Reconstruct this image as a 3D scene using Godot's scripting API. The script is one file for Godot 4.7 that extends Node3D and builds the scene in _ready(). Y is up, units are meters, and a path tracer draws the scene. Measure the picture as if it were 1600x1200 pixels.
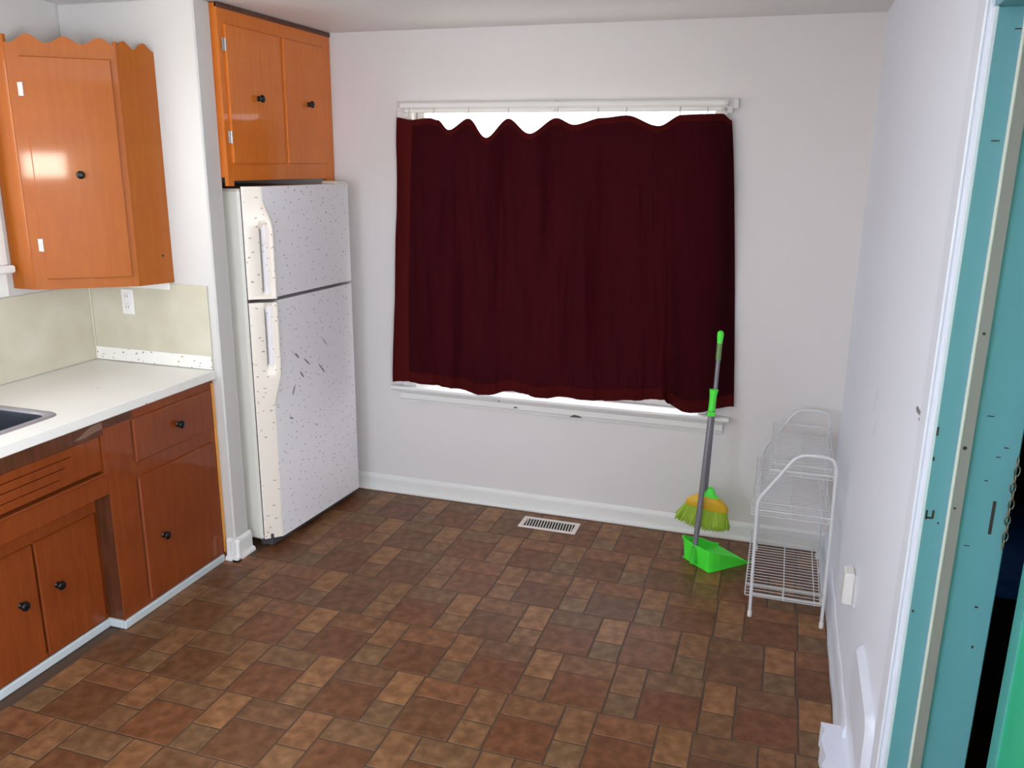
extends Node3D
# A kitchen corner. x runs right along the back wall (right wall at x = 0), y up, z towards the camera (back wall at z = 0).

const CEIL := 2.41
const LEFT := -3.284
const REAR := 5.3
const STUB_FRONT := 1.006
const STUB_BACK := 0.9
const STUB_END := -2.61
const FACE := -2.66

var M := {}
var used := {}
var rng := RandomNumberGenerator.new()


func _ready() -> void:
	rng.seed = 7
	# ---- camera
	var cam := Camera3D.new()
	cam.name = "camera"
	add_child(cam)
	cam.position = Vector3(-0.311, 1.8, 4.008)
	cam.rotation = Vector3(deg_to_rad(-14.852), deg_to_rad(17.807), deg_to_rad(0.678))
	cam.fov = 49.137
	cam.near = 0.05
	cam.current = true
	# ---- sky, exposure
	var env := Environment.new()
	var sky_mat := ProceduralSkyMaterial.new()
	sky_mat.sky_top_color = Color(0.80, 0.88, 1.0)
	sky_mat.sky_horizon_color = Color(0.96, 0.97, 1.0)
	sky_mat.ground_bottom_color = Color(0.62, 0.60, 0.56)
	sky_mat.ground_horizon_color = Color(0.86, 0.86, 0.85)
	sky_mat.energy_multiplier = 1.0
	var sky := Sky.new()
	sky.sky_material = sky_mat
	env.background_mode = Environment.BG_SKY
	env.sky = sky
	env.background_energy_multiplier = 7.0
	env.ambient_light_source = Environment.AMBIENT_SOURCE_DISABLED
	env.tonemap_mode = Environment.TONE_MAPPER_LINEAR
	env.tonemap_exposure = 0.5
	env.sdfgi_enabled = true
	env.ssao_enabled = true
	env.ssil_enabled = true
	var we := WorldEnvironment.new()
	we.name = "world_environment"
	we.environment = env
	add_child(we)
	# ---- daylight through two windows and three added unseen ones: one area light just outside each pane
	daylight("sink_window_daylight", Vector3(LEFT - 0.16, 1.79, 2.48), Vector3(0, -PI / 2, 0), Vector2(1.95, 0.8), 4.4, Color(1.0, 0.985, 0.95))
	daylight("back_window_daylight", Vector3(-1.385, 1.32, -0.16), Vector3(0, PI, 0), Vector2(1.5, 1.36), 5.5, Color(1.0, 0.99, 0.97))
	daylight("added_rear_fill", Vector3(-0.75, 1.72, REAR + 0.16), Vector3(0, 0, 0), Vector2(0.38, 0.20), 2.2, Color(1.0, 0.97, 0.9))  # added source behind the camera, makes the glare on the wall cabinet door
	daylight("added_side_fill", Vector3(0.145 + 0.02, 1.5, 4.02), Vector3(0, PI / 2, 0), Vector2(1.1, 1.1), 32.0, Color(0.93, 0.95, 1.0))  # added source behind the camera, brightens the faces turned to the right
	daylight("added_rear_left_fill", Vector3(-2.3, 1.5, REAR + 0.16), Vector3(0, 0, 0), Vector2(0.9, 1.1), 8.0, Color(0.80, 0.90, 1.0))  # added source behind the camera, brightens the right wall
	materials()
	shell()
	floor_tiles()
	baseboards()
	back_window()
	curtain_things()
	sink_window()
	added_windows()
	doorway()
	base_cabinets()
	worktop_and_sink()
	upper_cabinet()
	fridge_cabinet()
	refrigerator()
	floor_vent()
	wall_fittings()
	wire_rack()
	dustpan_and_broom()


func daylight(called: String, at: Vector3, turn: Vector3, size: Vector2, energy: float, tint: Color) -> void:
	var l := AreaLight3D.new()
	l.name = called
	l.area_size = size
	l.light_energy = energy
	l.light_color = tint
	l.shadow_enabled = true
	l.set("area_range", 12.0)
	add_child(l)
	l.position = at
	l.rotation = turn


# ------------------------------------------------------------------ nodes

func numbered(called: String) -> String:
	var n: int = used.get(called, 0)
	used[called] = n + 1
	return called if n == 0 else "%s_%03d" % [called, n]


func tag(o: Node, label: String, category: String, group := "", kind := "") -> void:
	o.set_meta("label", label)
	o.set_meta("category", category)
	if group:
		o.set_meta("group", group)
	if kind:
		o.set_meta("kind", kind)


func base(called: String, label: String, category: String, at := Vector3.ZERO, turn := 0.0, group := "", kind := "") -> Node3D:
	var o := Node3D.new()
	o.name = numbered(called)
	add_child(o)
	o.position = at
	o.rotation.y = turn
	tag(o, label, category, group, kind)
	return o


func obj(called: String, st: SurfaceTool, m: Material, parent: Node = self) -> MeshInstance3D:
	var o := MeshInstance3D.new()
	o.name = numbered(called) if parent == self else called
	o.mesh = st.commit()
	o.material_override = m
	parent.add_child(o, true)
	return o


func structure(called: String, st: SurfaceTool, m: Material, label: String, category: String) -> MeshInstance3D:
	var o := obj(called, st, m)
	tag(o, label, category, "", "structure")
	return o


func look(o: Node, label: String) -> void:
	o.set_meta("label", label)


# ------------------------------------------------------------------ shapes

func begin() -> SurfaceTool:
	var st := SurfaceTool.new()
	st.begin(Mesh.PRIMITIVE_TRIANGLES)
	return st


func vert(st: SurfaceTool, p: Vector3, n: Vector3, side: Vector3) -> void:
	var a := side.abs()
	var uv := Vector2(p.x, -p.y)
	if a.x >= a.y and a.x >= a.z:
		uv = Vector2(p.z, -p.y)
	elif a.y >= a.z:
		uv = Vector2(p.x, p.z)
	st.set_normal(n)
	st.set_uv(uv)
	st.add_vertex(p)


func tri(st: SurfaceTool, a: Vector3, b: Vector3, c: Vector3, n: Vector3) -> void:
	# flat triangle whose outside is n
	var g := (b - a).cross(c - a)
	if g.length_squared() < 1e-16:
		return
	g = g.normalized()
	if g.dot(n) > 0:
		var t := b
		b = c
		c = t
	else:
		g = -g
	for p in [a, b, c]:
		vert(st, p, g, g)


func quad(st: SurfaceTool, a: Vector3, b: Vector3, c: Vector3, d: Vector3, n: Vector3) -> void:
	tri(st, a, b, c, n)
	tri(st, a, c, d, n)


func stri(st: SurfaceTool, p: Array, n: Array) -> void:
	# smooth triangle with its own normals
	var g: Vector3 = (p[1] - p[0]).cross(p[2] - p[0])
	if g.length_squared() < 1e-18:
		return
	var s: Vector3 = n[0] + n[1] + n[2]
	var order := [0, 2, 1] if g.dot(s) > 0 else [0, 1, 2]
	for k in order:
		vert(st, p[k], n[k], s)


# a box from lo to hi with chamfered edges
func box(st: SurfaceTool, lo: Vector3, hi: Vector3, ch := 0.0, t := Transform3D.IDENTITY) -> void:
	var c := (lo + hi) / 2
	var h := (hi - lo) / 2
	ch = minf(ch, minf(h.x, minf(h.y, h.z)) * 0.95)
	var at := func(sx: float, sy: float, sz: float, ax: int) -> Vector3:
		var v := Vector3(sx * h.x, sy * h.y, sz * h.z)
		for k in 3:
			if k != ax:
				v[k] -= signf(v[k]) * ch
		return t * (c + v)
	for ax in 3:
		for s in [-1.0, 1.0]:
			var q := []
			for e in [[-1, -1], [1, -1], [1, 1], [-1, 1]]:
				var v := Vector3.ZERO
				v[ax] = s
				v[(ax + 1) % 3] = e[0]
				v[(ax + 2) % 3] = e[1]
				q.append(at.call(v.x, v.y, v.z, ax))
			var n := Vector3.ZERO
			n[ax] = s
			quad(st, q[0], q[1], q[2], q[3], t.basis * n)
	if ch <= 0.0:
		return
	for ax in 3:
		var b := (ax + 1) % 3
		var d := (ax + 2) % 3
		for s in [-1.0, 1.0]:
			for r in [-1.0, 1.0]:
				var v0 := Vector3.ZERO
				v0[b] = s
				v0[d] = r
				v0[ax] = -1
				var v1 := v0
				v1[ax] = 1
				quad(st, at.call(v0.x, v0.y, v0.z, b), at.call(v1.x, v1.y, v1.z, b), at.call(v1.x, v1.y, v1.z, d), at.call(v0.x, v0.y, v0.z, d), t.basis * (v0 + v1))
	for sx in [-1.0, 1.0]:
		for sy in [-1.0, 1.0]:
			for sz in [-1.0, 1.0]:
				tri(st, at.call(sx, sy, sz, 0), at.call(sx, sy, sz, 1), at.call(sx, sy, sz, 2), t.basis * Vector3(sx, sy, sz))


func bx(x0: float, y0: float, z0: float, x1: float, y1: float, z1: float, ch := 0.0) -> SurfaceTool:
	var st := begin()
	box(st, Vector3(x0, y0, z0), Vector3(x1, y1, z1), ch)
	return st


# extrude a polygon (array of Vector2) from p0 to p1; u and v are the directions of the polygon's axes
func prism(st: SurfaceTool, poly: PackedVector2Array, p0: Vector3, p1: Vector3, u: Vector3, v: Vector3, smooth := false) -> void:
	var n := poly.size()
	var area := 0.0
	for i in n:
		area += poly[i].cross(poly[(i + 1) % n])
	var sgn := 1.0 if area > 0 else -1.0
	var side := []
	for i in n:
		var e := poly[(i + 1) % n] - poly[i]
		var o2 := Vector2(e.y, -e.x).normalized() * sgn
		side.append((u * o2.x + v * o2.y).normalized())
	for i in n:
		var j := (i + 1) % n
		var a := p0 + u * poly[i].x + v * poly[i].y
		var b := p0 + u * poly[j].x + v * poly[j].y
		var c := p1 + u * poly[j].x + v * poly[j].y
		var d := p1 + u * poly[i].x + v * poly[i].y
		if smooth:
			var na: Vector3 = side[i]
			var nb: Vector3 = side[i]
			var before: Vector3 = side[(i + n - 1) % n]
			var after: Vector3 = side[j]
			if before.dot(side[i]) > 0.6:
				na = (before + side[i]).normalized()
			if after.dot(side[i]) > 0.6:
				nb = (after + side[i]).normalized()
			stri(st, [a, b, c], [na, nb, nb])
			stri(st, [a, c, d], [na, nb, na])
		else:
			quad(st, a, b, c, d, side[i])
	var idx := Geometry2D.triangulate_polygon(poly)
	var axis := (p1 - p0).normalized()
	for k in range(0, idx.size(), 3):
		for e in [[p0, -axis], [p1, axis]]:
			var q := []
			for m in 3:
				var w: Vector2 = poly[idx[k + m]]
				q.append(e[0] + u * w.x + v * w.y)
			tri(st, q[0], q[1], q[2], e[1])


func tube(st: SurfaceTool, path: Array, r: float, sides := 8, r_end := -1.0, caps := true) -> void:
	var n := path.size()
	var rings := []
	var dirs := []
	var prev_u := Vector3.ZERO
	for i in n:
		var d: Vector3 = (path[mini(i + 1, n - 1)] - path[maxi(i - 1, 0)]).normalized()
		var u := prev_u - d * prev_u.dot(d)
		if u.length() < 0.01:
			u = d.cross(Vector3.UP)
			if u.length() < 0.01:
				u = d.cross(Vector3.RIGHT)
		u = u.normalized()
		prev_u = u
		var w := d.cross(u)
		var rr := r if r_end < 0 else lerpf(r, r_end, float(i) / (n - 1))
		var ring := []
		var ns := []
		for k in sides:
			var a := TAU * k / sides
			var o := u * cos(a) + w * sin(a)
			ring.append(path[i] + o * rr)
			ns.append(o)
		rings.append(ring)
		dirs.append(ns)
	for i in n - 1:
		for k in sides:
			var j := (k + 1) % sides
			stri(st, [rings[i][k], rings[i][j], rings[i + 1][j]], [dirs[i][k], dirs[i][j], dirs[i + 1][j]])
			stri(st, [rings[i][k], rings[i + 1][j], rings[i + 1][k]], [dirs[i][k], dirs[i + 1][j], dirs[i + 1][k]])
	if caps:
		for e in [0, n - 1]:
			var out: Vector3 = (path[0] - path[1]) if e == 0 else (path[n - 1] - path[n - 2])
			for k in range(1, sides - 1):
				tri(st, rings[e][0], rings[e][k], rings[e][k + 1], out)


# a loft through loops of equal length (arrays of Vector3), smooth across; caps optional
func loft(st: SurfaceTool, loops: Array, cap_first := false, cap_last := false, flip := 1.0) -> void:
	var n: int = loops[0].size()
	var norms := []
	for i in loops.size():
		var ns := []
		for k in n:
			var along: Vector3 = loops[mini(i + 1, loops.size() - 1)][k] - loops[maxi(i - 1, 0)][k]
			var round_: Vector3 = loops[i][(k + 1) % n] - loops[i][(k + n - 1) % n]
			var g := round_.cross(along)
			ns.append(g.normalized() * flip if g.length() > 1e-9 else Vector3.UP)
		norms.append(ns)
	for i in loops.size() - 1:
		for k in n:
			var j := (k + 1) % n
			stri(st, [loops[i][k], loops[i][j], loops[i + 1][j]], [norms[i][k], norms[i][j], norms[i + 1][j]])
			stri(st, [loops[i][k], loops[i + 1][j], loops[i + 1][k]], [norms[i][k], norms[i + 1][j], norms[i + 1][k]])
	for e in [0, loops.size() - 1]:
		if (e == 0 and not cap_first) or (e > 0 and not cap_last):
			continue
		var c := Vector3.ZERO
		for p in loops[e]:
			c += p / n
		var other := Vector3.ZERO
		for p in loops[1 if e == 0 else loops.size() - 2]:
			other += p / n
		var out := (c - other) if (c - other).length() > 1e-6 else Vector3.UP
		for k in n:
			tri(st, c, loops[e][k], loops[e][(k + 1) % n], out)


func lathe(st: SurfaceTool, prof: Array, at: Vector3, axis: Vector3, sides := 16) -> void:
	# prof: Vector2(radius, height along the axis)
	var u := axis.cross(Vector3.UP if absf(axis.y) < 0.9 else Vector3.RIGHT).normalized()
	var w := axis.cross(u).normalized()
	var loops := []
	for p in prof:
		var ring := []
		for k in sides:
			var a := TAU * k / sides
			ring.append(at + axis * p.y + (u * cos(a) + w * sin(a)) * p.x)
		loops.append(ring)
	loft(st, loops, true, true)


func round_rect(x0: float, z0: float, x1: float, z1: float, r: float, y: float, seg := 6) -> Array:
	var out := []
	for c in [[x1 - r, z1 - r, 0.0], [x0 + r, z1 - r, 0.25], [x0 + r, z0 + r, 0.5], [x1 - r, z0 + r, 0.75]]:
		for k in seg + 1:
			var a: float = TAU * (c[2] + 0.25 * k / seg)
			out.append(Vector3(c[0] + cos(a) * r, y, c[1] + sin(a) * r))
	return out


# ------------------------------------------------------------------ materials

func flat(c: Color, rough := 0.6, metal := 0.0) -> StandardMaterial3D:
	var m := StandardMaterial3D.new()
	m.albedo_color = c
	m.roughness = rough
	m.metallic = metal
	return m


func noise_tex(freq: float, seed_: int, ramp: Array, size := 256, octaves := 4) -> NoiseTexture2D:
	var n := FastNoiseLite.new()
	n.seed = seed_
	n.frequency = freq
	n.fractal_octaves = octaves
	var t := NoiseTexture2D.new()
	t.width = size
	t.height = size
	t.seamless = true
	t.noise = n
	if ramp:
		var g := Gradient.new()
		g.set_color(0, ramp[0])
		g.set_color(1, ramp[1])
		t.color_ramp = g
	return t


func bumped(m: StandardMaterial3D, freq: float, depth_cm: float, per_m: float, seed_ := 1) -> StandardMaterial3D:
	m.heightmap_enabled = true
	m.heightmap_texture = noise_tex(freq, seed_, [])
	m.heightmap_scale = depth_cm
	m.uv1_triplanar = true
	m.uv1_world_triplanar = true
	m.uv1_scale = Vector3.ONE * per_m
	return m


func wood_image(seed_: int, tone: Color, dark: Color) -> ImageTexture:
	var size := 384
	var im := Image.create(size, size, false, Image.FORMAT_RGB8)
	var n := FastNoiseLite.new()
	n.seed = seed_
	n.frequency = 0.03
	n.fractal_octaves = 3
	var big := FastNoiseLite.new()
	big.seed = seed_ + 5
	big.frequency = 0.008
	for y in size:
		# mirrored in both directions so that the repeat does not show
		var my := absi(y - size / 2) * 2
		for x in size:
			var mx := absi(x - size / 2) * 2
			var warp := big.get_noise_2d(mx * 1.0, my * 0.35) * 26.0
			var f := 0.5 + 0.5 * n.get_noise_2d(mx * 1.6 + warp, my * 0.11)
			var ring := 0.5 + 0.5 * sin((mx + warp * 3.2) * 0.09 + big.get_noise_2d(my * 0.4, 90.0) * 3.0)
			var k := clampf(0.55 * f + 0.18 * ring + 0.25 * (0.5 + big.get_noise_2d(mx * 0.6, my * 0.6)) - 0.1, 0.0, 1.0)
			im.set_pixel(x, y, tone.lerp(dark, k))
	return ImageTexture.create_from_image(im)


func wood(tex: Texture2D, tint: Color, per := Vector3(1.6, 1.0, 1.0)) -> StandardMaterial3D:
	var m := flat(tint, 0.55)
	m.metallic_specular = 0.3
	m.albedo_texture = tex
	m.uv1_scale = per
	m.clearcoat_enabled = true
	m.clearcoat = 0.55
	m.clearcoat_roughness = 0.06
	return m


func speck_image(seed_: int, size: int, ground: Color, cells: int, colours: Array, long_px: float, fill: float) -> Image:
	# short flecks on a jittered grid, wrapping round the edges
	var r := RandomNumberGenerator.new()
	r.seed = seed_
	var im := Image.create(size, size, false, Image.FORMAT_RGB8)
	im.fill(ground)
	var step := float(size) / cells
	for i in cells:
		for j in cells:
			if r.randf() > fill:
				continue
			var cx := (i + r.randf_range(0.05, 0.95)) * step
			var cy := (j + r.randf_range(0.05, 0.95)) * step
			var a := r.randf_range(-0.7, 0.5)
			var ln := r.randf_range(0.4, 1.0) * long_px
			var wd := r.randf_range(0.35, 0.6) * long_px
			var col: Color = colours[r.randi() % colours.size()]
			dab(im, cx, cy, a, ln, wd, col)
	return im


func dab(im: Image, cx: float, cy: float, a: float, ln: float, wd: float, col: Color) -> void:
	var size := im.get_width()
	var reach := int(ceil(maxf(ln, wd)))
	for dx in range(-reach, reach + 1):
		for dy in range(-reach, reach + 1):
			var u := (dx * cos(a) + dy * sin(a)) / ln
			var v := (-dx * sin(a) + dy * cos(a)) / wd
			var d := u * u + v * v
			if d < 1.0:
				var x := posmod(int(cx) + dx, size)
				var y := posmod(int(cy) + dy, size)
				im.set_pixel(x, y, im.get_pixel(x, y).lerp(col, clampf((1.0 - d) * 2.0, 0.0, 1.0) * col.a))


func materials() -> void:
	M.wall = bumped(flat(Color(0.88, 0.858, 0.845), 0.55), 0.02, 0.06, 1.2)
	M.wall_daylit = bumped(flat(Color(0.93, 0.945, 0.985), 0.55), 0.02, 0.06, 1.2)  # bluish daylight on the right wall put into its paint colour
	M.wall_white = bumped(flat(Color(0.80, 0.785, 0.765), 0.4), 0.02, 0.05, 1.2, 3)
	M.ceiling = bumped(flat(Color(0.90, 0.895, 0.885), 0.55), 0.012, 0.25, 0.7, 2)
	M.trim = bumped(flat(Color(0.91, 0.90, 0.88), 0.4), 0.03, 0.06, 3.0, 4)
	M.trim_daylit = bumped(flat(Color(0.895, 0.91, 0.95), 0.4), 0.03, 0.06, 3.0, 4)  # white trim with the same bluish daylight in its colour
	M.toe = bumped(flat(Color(0.74, 0.77, 0.77), 0.4), 0.03, 0.05, 3.0, 4)
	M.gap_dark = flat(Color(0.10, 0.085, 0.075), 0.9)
	M.joint = flat(Color(0.30, 0.22, 0.155), 0.55)
	M.wood = wood(wood_image(11, Color(0.85, 0.475, 0.165), Color(0.785, 0.40, 0.11)), Color.WHITE)
	M.wood_wall = wood(M.wood.albedo_texture, Color(0.77, 0.76, 0.62))
	var base_tex := wood_image(23, Color(0.52, 0.245, 0.08), Color(0.43, 0.178, 0.048))
	M.base_wood = wood(base_tex, Color.WHITE)
	M.base_rail = wood(base_tex, Color.WHITE)
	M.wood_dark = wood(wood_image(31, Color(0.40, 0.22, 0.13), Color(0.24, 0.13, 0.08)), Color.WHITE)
	M.peel = flat(Color(0.47, 0.35, 0.275), 0.8)
	M.scribe = flat(Color(0.86, 0.58, 0.24), 0.5)
	M.knob = flat(Color(0.055, 0.05, 0.05), 0.35, 0.3)
	M.hinge = flat(Color(0.72, 0.70, 0.68), 0.3, 0.8)
	# laminates: cream backsplash, white worktop with a few specks
	M.splash = flat(Color.WHITE, 0.35)
	M.splash.albedo_texture = noise_tex(0.01, 9, [Color(0.755, 0.725, 0.63), Color(0.81, 0.785, 0.715)])
	M.splash.uv1_triplanar = true
	M.splash.uv1_world_triplanar = true
	M.splash.uv1_scale = Vector3.ONE * 1.5
	var gold := [Color(0.55, 0.42, 0.24, 0.9), Color(0.45, 0.40, 0.36, 0.8), Color(0.66, 0.52, 0.34, 0.9)]
	M.counter = flat(Color.WHITE, 0.32)
	M.counter.albedo_texture = ImageTexture.create_from_image(speck_image(5, 512, Color(0.925, 0.915, 0.885), 7, gold, 4.0, 0.35))
	M.counter.uv1_triplanar = true
	M.counter.uv1_world_triplanar = true
	M.counter.uv1_scale = Vector3.ONE * 1.1
	M.upstand = flat(Color.WHITE, 0.35)
	M.upstand.albedo_texture = ImageTexture.create_from_image(speck_image(6, 512, Color(0.92, 0.905, 0.87), 12, gold, 7.0, 0.8))
	M.upstand.uv1_triplanar = true
	M.upstand.uv1_world_triplanar = true
	M.upstand.uv1_scale = Vector3.ONE * 1.9
	# fridge enamel with flecks; the lower door has a few scuffs of its own
	var fleck := [Color(0.58, 0.47, 0.42, 0.8), Color(0.66, 0.53, 0.40, 0.8), Color(0.54, 0.51, 0.53, 0.7), Color(0.72, 0.58, 0.46, 0.8)]
	var enamel := speck_image(8, 1024, Color(0.935, 0.92, 0.925), 30, fleck, 5.2, 0.8)
	M.fridge = flat(Color.WHITE, 0.3)
	M.fridge.albedo_texture = ImageTexture.create_from_image(enamel)
	M.fridge.uv1_scale = Vector3.ONE / 1.3
	var scuffed: Image = enamel.duplicate()
	for s in [[-0.10, 0.80, 0.9, 20, 5], [-0.055, 0.855, 0.7, 26, 4], [0.06, 0.80, 0.85, 26, 4], [0.075, 0.785, 0.8, 14, 4], [-0.17, 0.74, 2.0, 22, 5], [0.10, 0.925, 0.8, 24, 3], [-0.13, 0.90, 0.8, 18, 5], [-0.20, 0.61, 0.5, 14, 4], [0.0, 0.52, 0.9, 8, 3]]:
		dab(scuffed, s[0] / 1.3 * 1024.0, -s[1] / 1.3 * 1024.0, s[2], s[3], s[4], Color(0.42, 0.38, 0.39, 0.75))
	M.fridge_lower = flat(Color.WHITE, 0.3)
	M.fridge_lower.albedo_texture = ImageTexture.create_from_image(scuffed)
	M.fridge_lower.uv1_scale = Vector3.ONE / 1.3
	M.fridge_edge_lit = flat(Color(0.985, 0.955, 0.89), 0.35)  # same enamel, its cream tint stands for warm window light
	M.fridge_edge_lit.albedo_texture = M.fridge.albedo_texture
	M.fridge_edge_lit.uv1_scale = Vector3.ONE / 1.3
	M.fridge_trim = flat(Color(0.88, 0.855, 0.80), 0.35)
	M.fridge_side = bumped(flat(Color(0.86, 0.845, 0.80), 0.4), 0.05, 0.03, 6.0, 12)
	M.fridge_grip_shade = flat(Color(0.60, 0.575, 0.565), 0.5)  # grey that paints the shade inside the handle pockets
	M.gasket = flat(Color(0.25, 0.24, 0.25), 0.7)
	# window and curtain
	M.glass = flat(Color(0.95, 0.97, 1.0, 0.06), 0.02)
	M.glass.transparency = BaseMaterial3D.TRANSPARENCY_ALPHA
	M.rod = flat(Color(0.90, 0.89, 0.87), 0.35)
	M.cloth = cloth(Color(0.16, 0.026, 0.05), Color(0.62, 0.05, 0.07))
	M.hem = cloth(Color(0.27, 0.06, 0.06), Color(0.66, 0.12, 0.08))
	# doorway
	M.teal = bumped(flat(Color(0.42, 0.635, 0.68), 0.4), 0.03, 0.05, 3.0, 14)
	M.stop = flat(Color(0.60, 0.56, 0.55), 0.5)
	M.stop_edge = flat(Color(0.88, 0.87, 0.83), 0.5)
	M.door_green = bumped(flat(Color(0.22, 0.76, 0.54), 0.35), 0.03, 0.05, 3.0, 15)
	M.door_edge = flat(Color(0.36, 0.70, 0.66), 0.4)
	M.rust = flat(Color(0.23, 0.19, 0.17), 0.8)
	M.brass = flat(Color(0.55, 0.52, 0.44), 0.35, 0.9)
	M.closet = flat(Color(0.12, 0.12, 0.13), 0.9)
	M.bin = flat(Color(0.20, 0.46, 0.78), 0.45)
	M.scuff = flat(Color(0.50, 0.49, 0.50), 0.8)
	M.scuff_faint = flat(Color(0.76, 0.78, 0.83), 0.7)
	M.chip = flat(Color(0.36, 0.36, 0.31), 0.8)
	# small things
	M.plastic_white = flat(Color(0.92, 0.91, 0.89), 0.4)
	M.wire = flat(Color(0.87, 0.87, 0.87), 0.35)
	M.green = flat(Color(0.33, 0.97, 0.27), 0.38)
	M.green_dark = flat(Color(0.26, 0.80, 0.21), 0.4)
	M.pole = flat(Color(0.52, 0.51, 0.53), 0.35, 0.45)
	M.sleeve = flat(Color(0.44, 0.58, 0.34), 0.45)
	M.yellow = flat(Color(0.84, 0.66, 0.12), 0.45)
	M.bristle = flat(Color(0.62, 0.74, 0.20), 0.6)
	M.vent = flat(Color(0.90, 0.86, 0.83), 0.4)
	M.sink = flat(Color(0.24, 0.25, 0.28), 0.35, 0.2)
	M.sink_rim = flat(Color(0.62, 0.61, 0.63), 0.35, 0.4)


func cloth(c: Color, through: Color) -> StandardMaterial3D:
	var m := flat(c, 0.9)
	m.metallic_specular = 0.15
	m.backlight_enabled = true
	m.backlight = through * 0.14
	m.rim_enabled = true
	m.rim = 0.04
	m.rim_tint = 0.6
	m.cull_mode = BaseMaterial3D.CULL_DISABLED
	m.heightmap_enabled = true
	m.heightmap_texture = noise_tex(0.2, 21, [])
	m.heightmap_scale = 0.015
	m.uv1_scale = Vector3(8, 8, 8)
	return m


# ------------------------------------------------------------------ the room

func shell() -> void:
	structure("ceiling", bx(LEFT - 0.2, CEIL, -0.2, 1.5, CEIL + 0.15, REAR + 0.2), M.ceiling, "flat off-white painted ceiling over the whole kitchen", "ceiling")
	var w := begin()   # back wall round the curtained window
	box(w, Vector3(LEFT - 0.15, 0, -0.14), Vector3(-2.14, CEIL, 0))
	box(w, Vector3(-0.63, 0, -0.14), Vector3(0.145, CEIL, 0))
	box(w, Vector3(-2.14, 0, -0.14), Vector3(-0.63, 0.60, 0))
	box(w, Vector3(-2.14, 2.07, -0.14), Vector3(-0.63, CEIL, 0))
	structure("wall_back", w, M.wall, "off-white back wall holding the red curtained window", "wall")
	w = begin()        # right wall up to and past the doorway
	box(w, Vector3(0, 0, 0), Vector3(0.145, CEIL, 2.245))
	box(w, Vector3(0, 2.085, 2.245), Vector3(0.145, CEIL, 3.20))
	box(w, Vector3(0, 0, 3.20), Vector3(0.145, CEIL, 3.42))
	box(w, Vector3(0, 0, 4.62), Vector3(0.145, CEIL, REAR))
	box(w, Vector3(0, 0, 3.42), Vector3(0.145, 0.9, 4.62))
	box(w, Vector3(0, 2.1, 3.42), Vector3(0.145, CEIL, 4.62))
	var right := structure("wall_right", w, M.wall_daylit, "white wall with bluish daylight put into its colour, running from the wire rack to the teal doorway", "wall")
	scuffs(right)
	w = begin()        # left wall round the window over the sink
	box(w, Vector3(LEFT - 0.14, 0, 0), Vector3(LEFT, CEIL, 1.475))
	box(w, Vector3(LEFT - 0.14, 0, 3.48), Vector3(LEFT, CEIL, REAR))
	box(w, Vector3(LEFT - 0.14, 0, 1.475), Vector3(LEFT, 1.375, 3.48))
	box(w, Vector3(LEFT - 0.14, 2.2, 1.475), Vector3(LEFT, CEIL, 3.48))
	structure("wall_left", w, M.wall_white, "white wall behind the sink counter and scalloped cabinet", "wall")
	w = begin()
	box(w, Vector3(LEFT, 0, REAR), Vector3(-2.8, CEIL, REAR + 0.14))
	box(w, Vector3(-1.8, 0, REAR), Vector3(-1.05, CEIL, REAR + 0.14))
	box(w, Vector3(-2.8, 0, REAR), Vector3(-1.8, 0.9, REAR + 0.14))
	box(w, Vector3(-2.8, 2.1, REAR), Vector3(-1.8, CEIL, REAR + 0.14))
	box(w, Vector3(-0.45, 0, REAR), Vector3(0.145, CEIL, REAR + 0.14))
	box(w, Vector3(-1.05, 0, REAR), Vector3(-0.45, 1.56, REAR + 0.14))
	box(w, Vector3(-1.05, 1.88, REAR), Vector3(-0.45, CEIL, REAR + 0.14))
	structure("wall_rear", w, M.wall, "off-white rear wall opposite the curtained window", "wall")
	structure("wall_stub", bx(LEFT, 0, STUB_BACK, STUB_END, CEIL, STUB_FRONT, 0.006), M.wall_white, "short white wall between the sink counter and the refrigerator", "wall")
	# laminate behind the worktop
	var bs := begin()
	box(bs, Vector3(LEFT, 0.903, STUB_FRONT), Vector3(-2.648, 1.27, STUB_FRONT + 0.006), 0.001)
	box(bs, Vector3(LEFT, 0.903, STUB_FRONT + 0.006), Vector3(LEFT + 0.006, 1.245, 2.75), 0.001)
	var sp := structure("trim_1", bs, M.splash, "cream laminate backsplash lining both walls behind the sink counter", "backsplash")
	var up := obj("speckled_strip", bx(LEFT + 0.012, 0.903, STUB_FRONT + 0.006, -2.65, 0.962, STUB_FRONT + 0.011, 0.001), M.upstand, sp)
	look(up, "white strip with gold specks along the foot of the backsplash")
	obj("corner_strip", bx(LEFT + 0.006, 0.903, STUB_FRONT + 0.006, LEFT + 0.014, 1.25, STUB_FRONT + 0.014, 0.002), M.splash, sp)
	obj("batten", bx(-3.13, 1.246, STUB_FRONT + 0.006, -2.83, 1.276, STUB_FRONT + 0.022, 0.002), M.trim, sp)


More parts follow.
